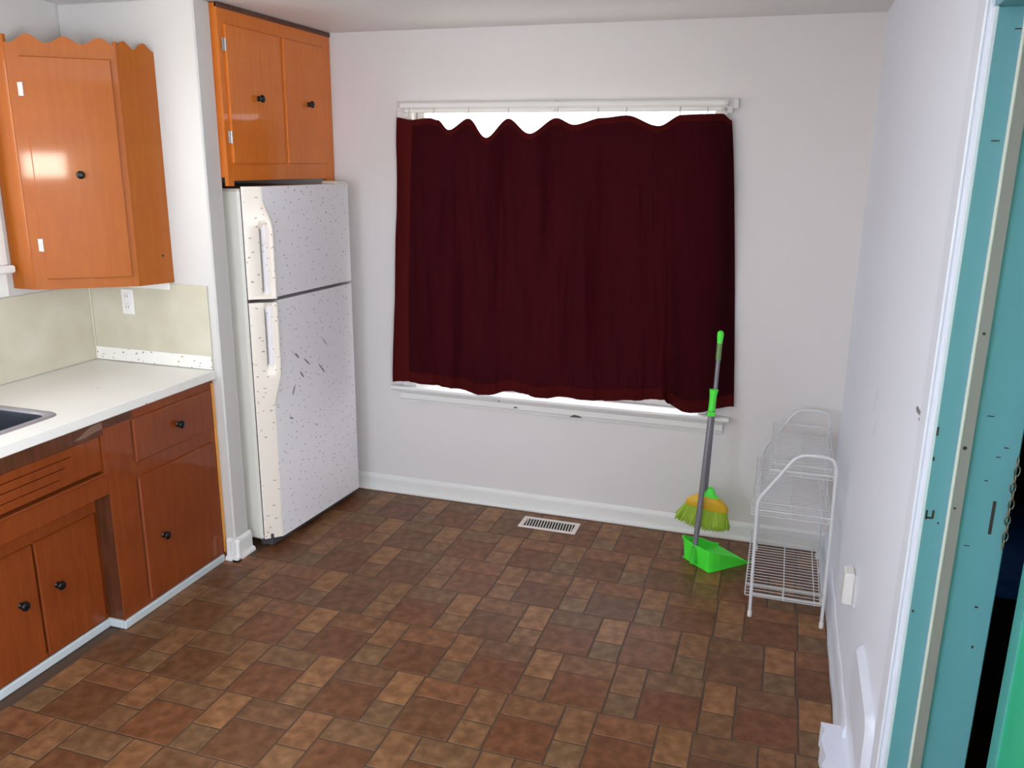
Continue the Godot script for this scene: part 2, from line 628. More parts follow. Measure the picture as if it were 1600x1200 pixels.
func scuffs(wall: Node3D) -> void:
	# dirt marks on the right wall: raised smudges under a millimetre thick
	for s in [[1.278, 2.05, 0.007, 0.05, 0.06], [1.264, 2.08, 0.004, 0.03, -0.05], [1.10, 1.25, 0.0012, 0.05, 1.1], [1.02, 1.31, 0.0012, 0.035, 1.0]]:
		var st := begin()
		var poly := PackedVector2Array()
		for k in 9:
			var a := TAU * k / 9.0
			var r := 1.0 + 0.35 * sin(k * 2.7 + s[0] * 9.0)
			poly.append(Vector2(cos(a) * s[3] * r, sin(a) * s[2] * r).rotated(s[4]))
		prism(st, poly, Vector3(-0.0006, s[0], s[1]), Vector3(0.002, s[0], s[1]), Vector3(0, 0, 1), Vector3(0, 1, 0))
		obj("scuff_mark", st, M.scuff if s[0] > 1.2 else M.scuff_faint, wall)


func floor_tiles() -> void:
	var st := begin()
	box(st, Vector3(LEFT - 0.14, -0.15, -0.14), Vector3(1.4, -0.0016, REAR + 0.14))
	var fl := structure("floor", st, M.joint, "brown and tan stone-patterned vinyl tile floor", "floor")
	# tones of the four kinds: wide top piece, large piece, upright piece, small piece
	var tones := [
		[Color(0.545, 0.425, 0.325), Color(0.52, 0.43, 0.34), Color(0.50, 0.40, 0.315), Color(0.56, 0.42, 0.32)],
		[Color(0.505, 0.365, 0.275), Color(0.48, 0.355, 0.265), Color(0.52, 0.38, 0.285), Color(0.48, 0.37, 0.285)],
		[Color(0.61, 0.485, 0.365), Color(0.585, 0.46, 0.35), Color(0.625, 0.50, 0.375), Color(0.565, 0.45, 0.345)],
		[Color(0.535, 0.455, 0.36), Color(0.51, 0.435, 0.35), Color(0.56, 0.455, 0.35), Color(0.525, 0.42, 0.325)]]
	var mottle := noise_tex(0.017, 77, [Color(0.69, 0.65, 0.61), Color(1.0, 1.0, 1.0)], 512, 6)
	var mats := []
	for kind in 4:
		var row := []
		for c in tones[kind]:
			var m := flat(Color(c.r * 1.02, c.g * 0.915, c.b * 0.81), 0.38)
			m.metallic_specular = 0.36
			m.albedo_texture = mottle
			m.uv1_triplanar = true
			m.uv1_world_triplanar = true
			m.uv1_scale = Vector3.ONE * 1.7
			m.heightmap_enabled = true
			m.heightmap_texture = mottle
			m.heightmap_scale = 0.08
			row.append(m)
		mats.append(row)
	var rest := begin()
	var shared := {}
	for k in range(-4, 16):
		var z0 := 0.958 + 0.3045 * k
		for i in range(-10, 5):
			var off := -0.568 if posmod(k, 2) == 0 else -0.447
			var x0 := off + 0.3173 * i
			# [x from, x to, z from, z to, kind]
			for p in [[x0, x0 + 0.1125, z0, z0 + 0.1815, 2], [x0, x0 + 0.1125, z0 + 0.1815, z0 + 0.3045, 3], [x0 + 0.1125, x0 + 0.3173, z0, z0 + 0.114, 0], [x0 + 0.1125, x0 + 0.3173, z0 + 0.114, z0 + 0.3045, 1]]:
				var g := 0.0030
				var lo := Vector3(maxf(p[0] + g, -2.90), -0.006, maxf(p[2] + g, 0.0))
				var hi := Vector3(minf(p[1] - g, 0.0), 0.0, minf(p[3] - g, REAR))
				if hi.x - lo.x < 0.012 or hi.z - lo.z < 0.012:
					continue
				if hi.x < -2.66 or (hi.x < -2.5 and hi.z < 1.0):
					continue
				var whole: bool = hi.x - lo.x > p[1] - p[0] - 0.006 and hi.z - lo.z > p[3] - p[2] - 0.006
				if z0 > 2.4:
					box(rest, lo, hi, 0.0016)
					continue
				var key: int = p[4] if whole else -1
				var o := MeshInstance3D.new()
				o.name = "tile"
				if key >= 0 and shared.has(key):
					o.mesh = shared[key]
				else:
					var tst := begin()
					box(tst, Vector3(0, -0.006, 0), Vector3(hi.x - lo.x, 0, hi.z - lo.z), 0.0016)
					o.mesh = tst.commit()
					if key >= 0:
						shared[key] = o.mesh
				o.material_override = mats[p[4]][rng.randi() % 4]
				fl.add_child(o, true)
				o.position = Vector3(lo.x, rng.randf_range(-0.0004, 0.0), lo.z)
	var far := obj("tile_field", rest, mats[0][1], fl)
	far.set_meta("kind", "stuff")


func skirting(st: SurfaceTool, p0: Vector3, p1: Vector3, out: Vector3, h := 0.09, shoe := true) -> void:
	var prof := PackedVector2Array([Vector2(0, 0), Vector2(0.014, 0), Vector2(0.014, h - 0.022), Vector2(0.012, h - 0.012), Vector2(0.007, h - 0.004), Vector2(0.004, h), Vector2(0, h)])
	prism(st, prof, p0, p1, out, Vector3.UP)
	if shoe:
		var q := PackedVector2Array([Vector2(0.014, 0), Vector2(0.030, 0), Vector2(0.030, 0.008), Vector2(0.027, 0.015), Vector2(0.021, 0.020), Vector2(0.014, 0.022)])
		prism(st, q, p0, p1, out, Vector3.UP)


func baseboards() -> void:
	var st := begin()
	skirting(st, Vector3(-3.0, 0, 0), Vector3(0, 0, 0), Vector3(0, 0, 1))
	structure("baseboard_back", st, M.trim, "white baseboard with shoe moulding below the curtained window", "baseboard")
	st = begin()
	skirting(st, Vector3(STUB_END, 0, STUB_BACK - 0.004), Vector3(STUB_END, 0, STUB_FRONT + 0.03), Vector3(1, 0, 0), 0.10)
	skirting(st, Vector3(FACE + 0.012, 0, STUB_FRONT), Vector3(STUB_END + 0.03, 0, STUB_FRONT), Vector3(0, 0, 1), 0.10)
	structure("baseboard_stub", st, M.trim, "short white baseboard wrapping the wall end beside the refrigerator", "baseboard")
	st = begin()
	skirting(st, Vector3(0, 0, 0.0), Vector3(0, 0, 0.46), Vector3(-1, 0, 0), 0.095)
	var rb := structure("baseboard_right", st, M.trim_daylit, "thickly painted uneven white baseboard along the right wall behind the wire rack", "baseboard")
	st = begin()
	# the next length sits back and its top edge wanders under old paint
	var loops := []
	for i in 23:
		var z := 0.46 + i * 0.05
		var wob := sin(i * 1.3) * 0.004 + sin(i * 0.47) * 0.004
		loops.append([Vector3(0, 0, z), Vector3(-0.020 + wob * 0.3, 0, z), Vector3(-0.019 + wob * 0.3, 0.03, z), Vector3(-0.013, 0.035, z), Vector3(-0.011, 0.10 + wob, z), Vector3(-0.006 + wob * 0.3, 0.125 + wob, z), Vector3(0, 0.135 + wob, z), Vector3(0.012, 0.137 + wob, z), Vector3(0.012, 0.0, z)])
	loft(st, loops, true, true, -1.0)
	obj("painted_length", st, M.trim_daylit, rb)
	st = begin()
	var rag := PackedVector2Array()
	for i in 15:
		rag.append(Vector2(-0.066 + 0.005 * sin(i * 2.1) - 0.003 * cos(i * 3.7), 1.50 + i * 0.042))
	rag.append(Vector2(0, 2.10))
	rag.append(Vector2(0, 1.50))
	prism(st, rag, Vector3(0, 0, 0), Vector3(0, 0.085, 0), Vector3(1, 0, 0), Vector3(0, 0, 1))
	var pl := obj("plinth_block", st, M.trim_daylit, rb)
	look(pl, "thicker ragged white block at the near end")
	# painted kick strip along the foot of the base cabinets
	st = begin()
	box(st, Vector3(FACE, 0, 1.04), Vector3(FACE + 0.016, 0.034, 1.668), 0.004)
	box(st, Vector3(-2.735, 0, 1.652), Vector3(FACE, 0.034, 1.668), 0.004)
	box(st, Vector3(-2.735, 0, 1.668), Vector3(-2.719, 0.034, 2.75), 0.004)
	structure("trim_2", st, M.toe, "narrow grey-white kick strip along the foot of the sink counter cabinets", "trim")


# ------------------------------------------------------------------ windows and curtain

func sash(st: SurfaceTool, a: Vector3, b: Vector3, w: float, d: float, axis: int) -> void:
	# a frame of four bars between two corners in the plane across the axis
	var u := 0 if axis == 2 else 2
	for e in 4:
		var lo := a
		var hi := b
		if e == 0: hi.y = a.y + w
		if e == 1: lo.y = b.y - w
		if e == 2: hi[u] = a[u] + w
		if e == 3: lo[u] = b[u] - w
		if e >= 2:
			lo.y += w
			hi.y -= w
		lo[axis] -= d / 2
		hi[axis] += d / 2
		box(st, lo, hi, 0.003)


func back_window() -> void:
	var o := base("window_1", "white framed window glowing behind the dark red curtain", "window", Vector3.ZERO, 0.0, "", "structure")
	var st := begin()
	box(st, Vector3(-2.212, 2.034, 0), Vector3(-0.562, 2.078, 0.018), 0.004)
	box(st, Vector3(-2.212, 0.625, 0), Vector3(-2.13, 2.034, 0.018), 0.004)
	box(st, Vector3(-0.645, 0.625, 0), Vector3(-0.605, 2.034, 0.018), 0.004)
	obj("casing", st, M.trim, o)
	st = begin()
	var stool := PackedVector2Array([Vector2(-0.10, 0.600), Vector2(0.040, 0.600), Vector2(0.048, 0.604), Vector2(0.052, 0.613), Vector2(0.048, 0.622), Vector2(0.040, 0.626), Vector2(-0.10, 0.626)])
	prism(st, stool, Vector3(-2.268, 0, 0), Vector3(-0.495, 0, 0), Vector3(0, 0, 1), Vector3.UP)
	obj("sill", st, M.trim, o)
	st = begin()
	var apron := PackedVector2Array([Vector2(0, 0.600), Vector2(0.034, 0.600), Vector2(0.030, 0.590), Vector2(0.022, 0.584), Vector2(0.022, 0.556), Vector2(0.017, 0.548), Vector2(0.015, 0.538), Vector2(0, 0.534)])
	prism(st, apron, Vector3(-2.225, 0, 0), Vector3(-0.525, 0, 0), Vector3(0, 0, 1), Vector3.UP)
	var ap := obj("apron", st, M.trim, o)
	for c in [[-1.25, 0.552, 0.032, 0.007], [-1.57, 0.566, 0.014, 0.004], [-1.66, 0.594, 0.005, 0.004]]:
		var cs := begin()
		prism(cs, PackedVector2Array([Vector2(-c[2], -c[3]), Vector2(-c[2] * 0.3, c[3]), Vector2(c[2] * 0.5, c[3] * 0.6), Vector2(c[2], -c[3] * 0.8), Vector2(0, -c[3])]), Vector3(c[0], c[1], 0.012), Vector3(c[0], c[1], 0.0226 if c[2] > 0.01 else 0.0325), Vector3(1, 0, 0), Vector3.UP)
		obj("paint_chip", cs, M.chip, ap)
	st = begin()
	sash(st, Vector3(-2.14, 0.626, -0.085), Vector3(-0.63, 2.07, -0.085), 0.04, 0.04, 2)
	obj("window_frame", st, M.trim, o)
	obj("glass_pane", bx(-2.10, 0.665, -0.088, -0.67, 2.032, -0.082), M.glass, o)


func smooth_at(pts: Array, x: float) -> float:
	# cosine interpolation through points sorted by x
	if x <= pts[0].x:
		return pts[0].y
	for i in pts.size() - 1:
		if x <= pts[i + 1].x:
			var t: float = (x - pts[i].x) / (pts[i + 1].x - pts[i].x)
			return lerpf(pts[i].y, pts[i + 1].y, t * t * (3 - 2 * t))
	return pts[-1].y


func curtain_things() -> void:
	# a pair of flat white rods, returned to the wall at both ends
	var rods := base("curtain_rod", "double flat white curtain rod above the red curtain", "curtain rod", Vector3(-1.39, 2.05, 0))
	for r in [[2.045, 2.067, 0.085, 0.785], [2.024, 2.040, 0.062, 0.77]]:
		var st := begin()
		var path := []
		var hw: float = r[3]
		var d: float = r[2]
		path.append(Vector3(-hw, 0, 0.0))
		path.append(Vector3(-hw, 0, d - 0.02))
		for k in 5:
			var a := PI / 2 * k / 4.0
			path.append(Vector3(-hw + 0.02 - cos(a) * 0.02, 0, d - 0.02 + sin(a) * 0.02))
		for k in 5:
			var a := PI / 2 * (1.0 - k / 4.0)
			path.append(Vector3(hw - 0.02 + cos(a) * 0.02, 0, d - 0.02 + sin(a) * 0.02))
		path.append(Vector3(hw, 0, d - 0.02))
		path.append(Vector3(hw, 0, 0.0))
		var loops := []
		var hh: float = (r[1] - r[0]) / 2
		var y: float = (r[0] + r[1]) / 2 - 2.05
		for i in path.size():
			var dir: Vector3 = (path[mini(i + 1, path.size() - 1)] - path[maxi(i - 1, 0)]).normalized()
			var n := dir.cross(Vector3.UP)
			var ring := []
			for q in [[-1.0, -0.6], [-0.6, -1.0], [0.6, -1.0], [1.0, -0.6], [1.0, 0.6], [0.6, 1.0], [-0.6, 1.0], [-1.0, 0.6]]:
				ring.append(path[i] + n * q[0] * 0.003 + Vector3.UP * (y + q[1] * hh))
			loops.append(ring)
		loft(st, loops, true, true, -1.0)
		obj("rod", st, M.rod, rods)
	for x in [-0.79, 0.79]:
		obj("end_bracket", bx(x - 0.014, -0.035, 0, x + 0.014, 0.024, 0.022, 0.003), M.rod, rods)
	var ms := bx(-0.006, -0.03, 0, 0.006, 0.024, 0.079, 0.002)
	obj("centre_support", ms, M.rod, rods)
	for x in [-0.73, -0.60, -0.42, -0.22, 0.02, 0.21, 0.34, 0.58, 0.70]:
		var hk := begin()
		tube(hk, [Vector3(x, -0.012, 0.071), Vector3(x, -0.008, 0.067), Vector3(x, -0.02, 0.070), Vector3(x, -0.047, 0.074)], 0.0016, 6)
		obj("hook", hk, M.hinge, rods)

	# the cloth: top edge hangs in slack curves between hooks, lower edge waves
	var top := [Vector2(-2.187, 2.002), Vector2(-2.109, 1.990), Vector2(-2.007, 1.998), Vector2(-1.96, 1.988), Vector2(-1.898, 1.942), Vector2(-1.809, 1.995), Vector2(-1.70, 1.906), Vector2(-1.610, 1.994), Vector2(-1.489, 1.925), Vector2(-1.374, 1.996), Vector2(-1.282, 1.965), Vector2(-1.158, 1.995), Vector2(-1.047, 2.006), Vector2(-0.895, 1.959), Vector2(-0.80, 2.007), Vector2(-0.703, 2.009), Vector2(-0.627, 2.012), Vector2(-0.587, 1.985)]
	var low := [Vector2(-2.234, 0.661), Vector2(-2.137, 0.668), Vector2(-2.03, 0.668), Vector2(-1.919, 0.660), Vector2(-1.777, 0.633), Vector2(-1.689, 0.643), Vector2(-1.569, 0.675), Vector2(-1.416, 0.651), Vector2(-1.30, 0.668), Vector2(-1.235, 0.671), Vector2(-1.105, 0.670), Vector2(-0.95, 0.69), Vector2(-0.802, 0.702), Vector2(-0.787, 0.676), Vector2(-0.67, 0.663), Vector2(-0.479, 0.680)]
	# how far the folds stand from the wall, at the top and at the foot (by share of the width)
	var top_z := [Vector2(0.0, 0.072), Vector2(0.10, 0.082), Vector2(0.18, 0.105), Vector2(0.236, 0.078), Vector2(0.305, 0.125), Vector2(0.36, 0.076), Vector2(0.436, 0.118), Vector2(0.508, 0.078), Vector2(0.566, 0.104), Vector2(0.65, 0.086), Vector2(0.71, 0.078), Vector2(0.80, 0.108), Vector2(0.87, 0.080), Vector2(0.915, 0.098), Vector2(0.93, 0.098), Vector2(1.0, 0.034)]
	var low_z := [Vector2(0.0, 0.078), Vector2(0.10, 0.086), Vector2(0.19, 0.105), Vector2(0.245, 0.075), Vector2(0.29, 0.115), Vector2(0.345, 0.082), Vector2(0.42, 0.106), Vector2(0.50, 0.092), Vector2(0.58, 0.110), Vector2(0.66, 0.098), Vector2(0.76, 0.104), Vector2(0.81, 0.122), Vector2(0.83, 0.085), Vector2(0.885, 0.128), Vector2(0.91, 0.124), Vector2(1.0, 0.016)]
	var nu := 240
	var nv := 46
	var noise := FastNoiseLite.new()
	noise.seed = 4
	noise.frequency = 0.9
	var grid := []
	for i in nu + 1:
		var col := []
		var u := float(i) / nu
		var xt := lerpf(top[0].x, top[-1].x, u)
		var xl := lerpf(low[0].x, low[-1].x, u)
		var yt := smooth_at(top, xt)
		var yl := smooth_at(low, xl)
		for j in nv + 1:
			var v := float(j) / nv
			var x := lerpf(xt, xl, pow(v, 0.8))
			var y := lerpf(yt, yl, v)
			var zt := smooth_at(top_z, u + 0.006 * sin(v * 5.0))
			var zl := smooth_at(low_z, u)
			var blend := smoothstep(0.05, 0.75, v)
			var z := lerpf(zt, zl, blend) + 0.060 * noise.get_noise_2d(u * 8.5, v * 0.55) * smoothstep(0.0, 0.25, v) * (1.0 - smoothstep(0.9, 1.0, u)) + 0.005 * noise.get_noise_2d(u * 25.0 + 40.0, v * 1.2)
			col.append(Vector3(x, y, z))
		grid.append(col)
	var o := base("curtain", "dark red cloth curtain hooked unevenly across the window", "curtain", Vector3(-1.39, 0.66, 0.09))
	var org := o.position
	var hem_u := 13
	var hem_v := 2
	var cl := begin()
	patch(cl, grid, hem_u, nu, 0, nv, org, 0.0)
	obj("cloth", cl, M.cloth, o)
	var sh := begin()
	patch(sh, grid, 0, hem_u, 0, nv, org, 0.0)
	var s := obj("side_hem", sh, M.hem, o)
	look(s, "browner red doubled hem down the left edge")
	var bh := begin()
	patch(bh, grid, hem_u, nu, nv - hem_v, nv, org, 0.0012)
	var b := obj("bottom_hem", bh, M.hem, o)
	look(b, "lighter red doubled hem along the foot")
	var th := begin()
	patch(th, grid, hem_u, nu, 0, 1, org, 0.0012)
	obj("top_hem", th, M.hem, o)


func patch(st: SurfaceTool, grid: Array, i0: int, i1: int, j0: int, j1: int, org: Vector3, lift: float) -> void:
	var nu: int = grid.size() - 1
	var nv: int = grid[0].size() - 1
	var nrm := func(i: int, j: int) -> Vector3:
		var a: Vector3 = grid[mini(i + 1, nu)][j] - grid[maxi(i - 1, 0)][j]
		var b: Vector3 = grid[i][mini(j + 1, nv)] - grid[i][maxi(j - 1, 0)]
		var g := a.cross(b)
		return -g.normalized()
	for i in range(i0, i1):
		for j in range(j0, j1):
			var c := [[i, j], [i + 1, j], [i + 1, j + 1], [i, j + 1]]
			var p := []
			var n := []
			for e in c:
				var q: Vector3 = nrm.call(e[0], e[1])
				n.append(q)
				p.append(grid[e[0]][e[1]] - org + q * lift)
			stri(st, [p[0], p[1], p[2]], [n[0], n[1], n[2]])
			stri(st, [p[0], p[2], p[3]], [n[0], n[2], n[3]])


func sink_window() -> void:
	var o := base("window_2", "white framed window over the sink beside the scalloped cabinet", "window", Vector3.ZERO, 0.0, "", "structure")
	var st := begin()
	box(st, Vector3(LEFT, 1.375, 1.42), Vector3(LEFT + 0.018, 2.275, 1.48), 0.004)
	box(st, Vector3(LEFT, 1.375, 3.475), Vector3(LEFT + 0.018, 2.275, 3.575), 0.004)
	box(st, Vector3(LEFT, 2.195, 1.48), Vector3(LEFT + 0.018, 2.275, 3.475), 0.004)
	box(st, Vector3(LEFT, 1.25, 1.43), Vector3(LEFT + 0.016, 1.345, 3.57), 0.004)
	obj("casing", st, M.trim, o)
	obj("sill", bx(LEFT - 0.10, 1.345, 1.41, LEFT + 0.045, 1.375, 3.59, 0.006), M.trim, o)
	st = begin()
	sash(st, Vector3(LEFT - 0.09, 1.38, 1.475), Vector3(LEFT - 0.09, 2.2, 3.48), 0.03, 0.04, 0)
	box(st, Vector3(LEFT - 0.11, 1.425, 2.33), Vector3(LEFT - 0.07, 2.155, 2.38), 0.003)
	obj("window_frame", st, M.trim, o)
	obj("glass_pane", bx(LEFT - 0.093, 1.405, 1.50, LEFT - 0.087, 2.16, 2.335), M.glass, o)
	obj("glass_pane", bx(LEFT - 0.093, 1.42, 2.375, LEFT - 0.087, 2.16, 3.44), M.glass, o)


func added_windows() -> void:
	var o := base("window_3", "small added unseen window in the rear wall, there for the glare on the wall cabinet", "window", Vector3.ZERO, 0.0, "", "structure")  # unseen window added to go with the glare light
	var st := begin()
	for b in [[-1.13, 1.48, -1.045, 1.96], [-0.455, 1.48, -0.37, 1.96], [-1.045, 1.875, -0.455, 1.96], [-1.045, 1.48, -0.455, 1.565]]:
		box(st, Vector3(b[0], b[1], REAR - 0.018), Vector3(b[2], b[3], REAR), 0.004)
	obj("casing", st, M.trim, o)
	st = begin()
	sash(st, Vector3(-1.05, 1.56, REAR + 0.09), Vector3(-0.45, 1.88, REAR + 0.09), 0.025, 0.04, 2)
	obj("window_frame", st, M.trim, o)
	obj("glass_pane", bx(-1.03, 1.58, REAR + 0.087, -0.47, 1.86, REAR + 0.093), M.glass, o)
	o = base("window_5", "added unseen window in the rear wall nearer the sink counter, there to brighten the right wall", "window", Vector3.ZERO, 0.0, "", "structure")  # unseen window added as an opening for the rear-left light
	st = begin()
	for b in [[-2.88, 0.82, -2.79, 2.18], [-1.81, 0.82, -1.72, 2.18], [-2.79, 2.09, -1.81, 2.18], [-2.79, 0.82, -1.81, 0.91]]:
		box(st, Vector3(b[0], b[1], REAR - 0.018), Vector3(b[2], b[3], REAR), 0.004)
	obj("casing", st, M.trim, o)
	st = begin()
	sash(st, Vector3(-2.8, 0.9, REAR + 0.09), Vector3(-1.8, 2.1, REAR + 0.09), 0.035, 0.04, 2)
	obj("window_frame", st, M.trim, o)
	obj("glass_pane", bx(-2.77, 0.93, REAR + 0.087, -1.83, 2.07, REAR + 0.093), M.glass, o)
	o = base("window_4", "added unseen window in the right wall past the teal doorway, there to brighten the refrigerator side", "window", Vector3.ZERO, 0.0, "", "structure")  # unseen window added as an opening for the side light
	st = begin()
	for b in [[3.34, 0.82, 3.43, 2.18], [4.61, 0.82, 4.70, 2.18], [3.43, 2.09, 4.61, 2.18], [3.43, 0.82, 4.61, 0.91]]:
		box(st, Vector3(-0.018, b[1], b[0]), Vector3(0, b[3], b[2]), 0.004)
	obj("casing", st, M.trim, o)
	st = begin()
	sash(st, Vector3(0.09, 0.9, 3.42), Vector3(0.09, 2.1, 4.62), 0.035, 0.04, 0)
	obj("window_frame", st, M.trim, o)
	obj("glass_pane", bx(0.087, 0.93, 3.45, 0.093, 2.07, 4.59), M.glass, o)


# ------------------------------------------------------------------ doorway

func doorway() -> void:
	var o := base("door_1", "teal door standing ajar in its worn teal door frame", "door", Vector3.ZERO, 0.0, "", "structure")
	var st := begin()   # white casing with a stepped profile
	box(st, Vector3(-0.012, 0, 2.135), Vector3(0, 2.17, 2.250), 0.003)
	box(st, Vector3(-0.018, 0, 2.185), Vector3(-0.011, 2.12, 2.250), 0.003)
	box(st, Vector3(-0.012, 2.08, 2.250), Vector3(0, 2.17, 3.31), 0.003)
	box(st, Vector3(-0.012, 0, 3.195), Vector3(0, 2.08, 3.31), 0.003)
	obj("casing", st, M.trim_daylit, o)
	var jamb := obj("jamb", bx(0.0, 0, 2.245, 0.150, 2.068, 2.265, 0.002), M.teal, o)
	obj("jamb_edge", bx(-0.006, 0, 2.2455, 0.0015, 2.068, 2.2656, 0.001), M.trim_daylit, o)
	obj("jamb", bx(0.0, 0, 3.18, 0.150, 2.068, 3.20, 0.002), M.teal, o)
	obj("head_jamb", bx(-0.004, 2.068, 2.245, 0.150, 2.088, 3.20, 0.002), M.teal, o)
	obj("door_stop", bx(0.045, 0, 2.265, 0.064, 2.055, 2.277, 0.0), M.stop, o)
	obj("stop_edge", bx(0.0405, 0, 2.265, 0.045, 2.055, 2.2775, 0.001), M.stop_edge, o)
	obj("door_stop", bx(0.041, 2.055, 2.265, 0.064, 2.068, 3.18, 0.0), M.teal, o)
	# strike plate, old catch and nail holes on the jamb
	var sp := begin()
	box(sp, Vector3(0.118, 1.10, 2.2645), Vector3(0.124, 1.17, 2.2660), 0.0005)
	obj("strike_plate", sp, M.rust, jamb)
	for c in [[0.005, 1.125, 0.0018, 0.010], [0.010, 1.119, 0.006, 0.0022], [0.0165, 1.127, 0.0022, 0.009], [0.003, 1.30, 0.002, 0.009], [0.003, 1.243, 0.0018, 0.004], [0.028, 1.11, 0.0015, 0.002], [0.0065, 0.91, 0.002, 0.003], [0.045, 0.575, 0.003, 0.003], [0.026, 1.845, 0.007, 0.0012], [0.036, 2.03, 0.006, 0.0012], [0.09, 1.34, 0.006, 0.001], [0.125, 1.28, 0.004, 0.001], [0.114, 1.26, 0.004, 0.001], [0.10, 1.21, 0.003, 0.001], [0.085, 1.07, 0.005, 0.001], [0.12, 0.94, 0.003, 0.002], [0.125, 0.85, 0.002, 0.003]]:
		var cs := begin()
		box(cs, Vector3(c[0] - c[2], c[1] - c[3], 2.264), Vector3(c[0] + c[2], c[1] + c[3], 2.2655 if c[0] < 0.03 else 2.2654), 0.0)
		obj("paint_chip", cs, M.rust, jamb)
	for c in [[0.054, 1.50, 0.003], [0.052, 1.275, 0.004], [0.051, 1.15, 0.0025]]:
		var cs := begin()
		lathe(cs, [Vector2(c[2], -0.002), Vector2(c[2], 0.0004), Vector2(c[2] * 0.7, 0.0006)], Vector3(c[0], c[1], 2.277), Vector3(0, 0, 1), 8)
		obj("nail_hole", cs, M.rust, o)
	# the door leaf, hinged on the near side, its free edge swung a little into the dark room
	var hinge := Vector3(0.112, 0.012, 3.176)
	var ang := atan2(0.072, 0.885)
	var leaf := Node3D.new()
	leaf.name = "door_leaf"
	o.add_child(leaf, true)
	leaf.position = hinge
	leaf.rotation.y = -ang
	var lf := begin()
	box(lf, Vector3(0, 0, -0.888), Vector3(0.038, 2.035, 0), 0.002)
	obj("slab", lf, M.door_green, leaf)
	var es := obj("edge_board", bx(-0.003, 0, -0.888, 0.001, 2.035, -0.815, 0.001), M.door_edge, leaf)
	look(es, "bluer strip down the free edge")
	# safety chain hanging from the jamb
	var ch := begin()
	for i in 11:
		var c := Vector3(0.147 + 0.0012 * sin(i * 1.7), 1.255 - i * 0.017, 2.271)
		var loop := []
		var flat_way := i % 2 == 0
		for k in 11:
			var a := TAU * k / 10.0
			var w := Vector3(0, 0, 1) if flat_way else Vector3(1, 0, 0)
			loop.append(c + Vector3.UP * cos(a) * 0.011 + w * sin(a) * 0.005)
		tube(ch, loop, 0.0014, 5, -1.0, false)
	obj("door_chain", ch, M.brass, o)
	# the unlit room beyond
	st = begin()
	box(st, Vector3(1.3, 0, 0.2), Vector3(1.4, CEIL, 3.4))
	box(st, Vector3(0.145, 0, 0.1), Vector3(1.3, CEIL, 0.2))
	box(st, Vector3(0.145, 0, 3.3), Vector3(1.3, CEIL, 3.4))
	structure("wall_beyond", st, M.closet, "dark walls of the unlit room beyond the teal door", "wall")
	# a blue bin seen through the gap
	var b := base("storage_bin", "dark bin with a blue ribbed lid in the gap beside the teal door", "storage bin", Vector3(0.50, 0, 1.0))
	st = begin()
	var loops := []
	for e in [[0.0, 0.17], [0.02, 0.18], [0.44, 0.20], [0.47, 0.205]]:
		loops.append(round_rect(-e[1], -e[1], e[1], e[1], 0.04, e[0]))
	loft(st, loops, true, true, -1.0)
	obj("body", st, M.gap_dark, b)
	st = begin()
	loops = []
	for e in [[0.468, 0.215], [0.485, 0.222], [0.495, 0.214], [0.52, 0.214], [0.53, 0.222], [0.545, 0.222], [0.555, 0.212], [0.62, 0.20], [0.66, 0.17], [0.68, 0.10], [0.685, 0.04]]:
		loops.append(round_rect(-e[1], -e[1], e[1], e[1], minf(0.06, e[1] * 0.9), e[0]))
	loft(st, loops, true, true, -1.0)
	obj("lid", st, M.bin, b)


# ------------------------------------------------------------------ cabinets

func knob_at(parent: Node, at: Vector3, axis: Vector3, r := 0.017) -> void:
	var st := begin()
	lathe(st, [Vector2(r * 0.7, 0.0), Vector2(r * 0.72, 0.002), Vector2(r * 0.42, 0.005), Vector2(r * 0.40, 0.012), Vector2(r * 0.9, 0.017), Vector2(r, 0.022), Vector2(r * 0.86, 0.027), Vector2(r * 0.4, 0.0295), Vector2(r * 0.08, 0.030)], at, axis, 16)
	obj("knob", st, M.knob, parent)


func hinge_at(parent: Node, t: Transform3D, h := 0.05) -> void:
	# a small exposed leaf with its pin; the leaf lies in the local xy plane
	var st := begin()
	box(st, Vector3(-0.012, -h / 2, -0.0005), Vector3(0.004, h / 2, 0.002), 0.0008, t)
	tube(st, [t * Vector3(0.004, -h / 2, 0.005), t * Vector3(0.004, h / 2, 0.005)], 0.005, 8)
	obj("hinge", st, M.hinge, parent)


# a lipped overlay panel facing +x: y0..y1, z0..z1, standing proud of the plane x
func panel_x(x: float, y0: float, z0: float, y1: float, z1: float, proud := 0.010) -> SurfaceTool:
	return bx(x - 0.004, y0, z0, x + proud, y1, z1, 0.004)


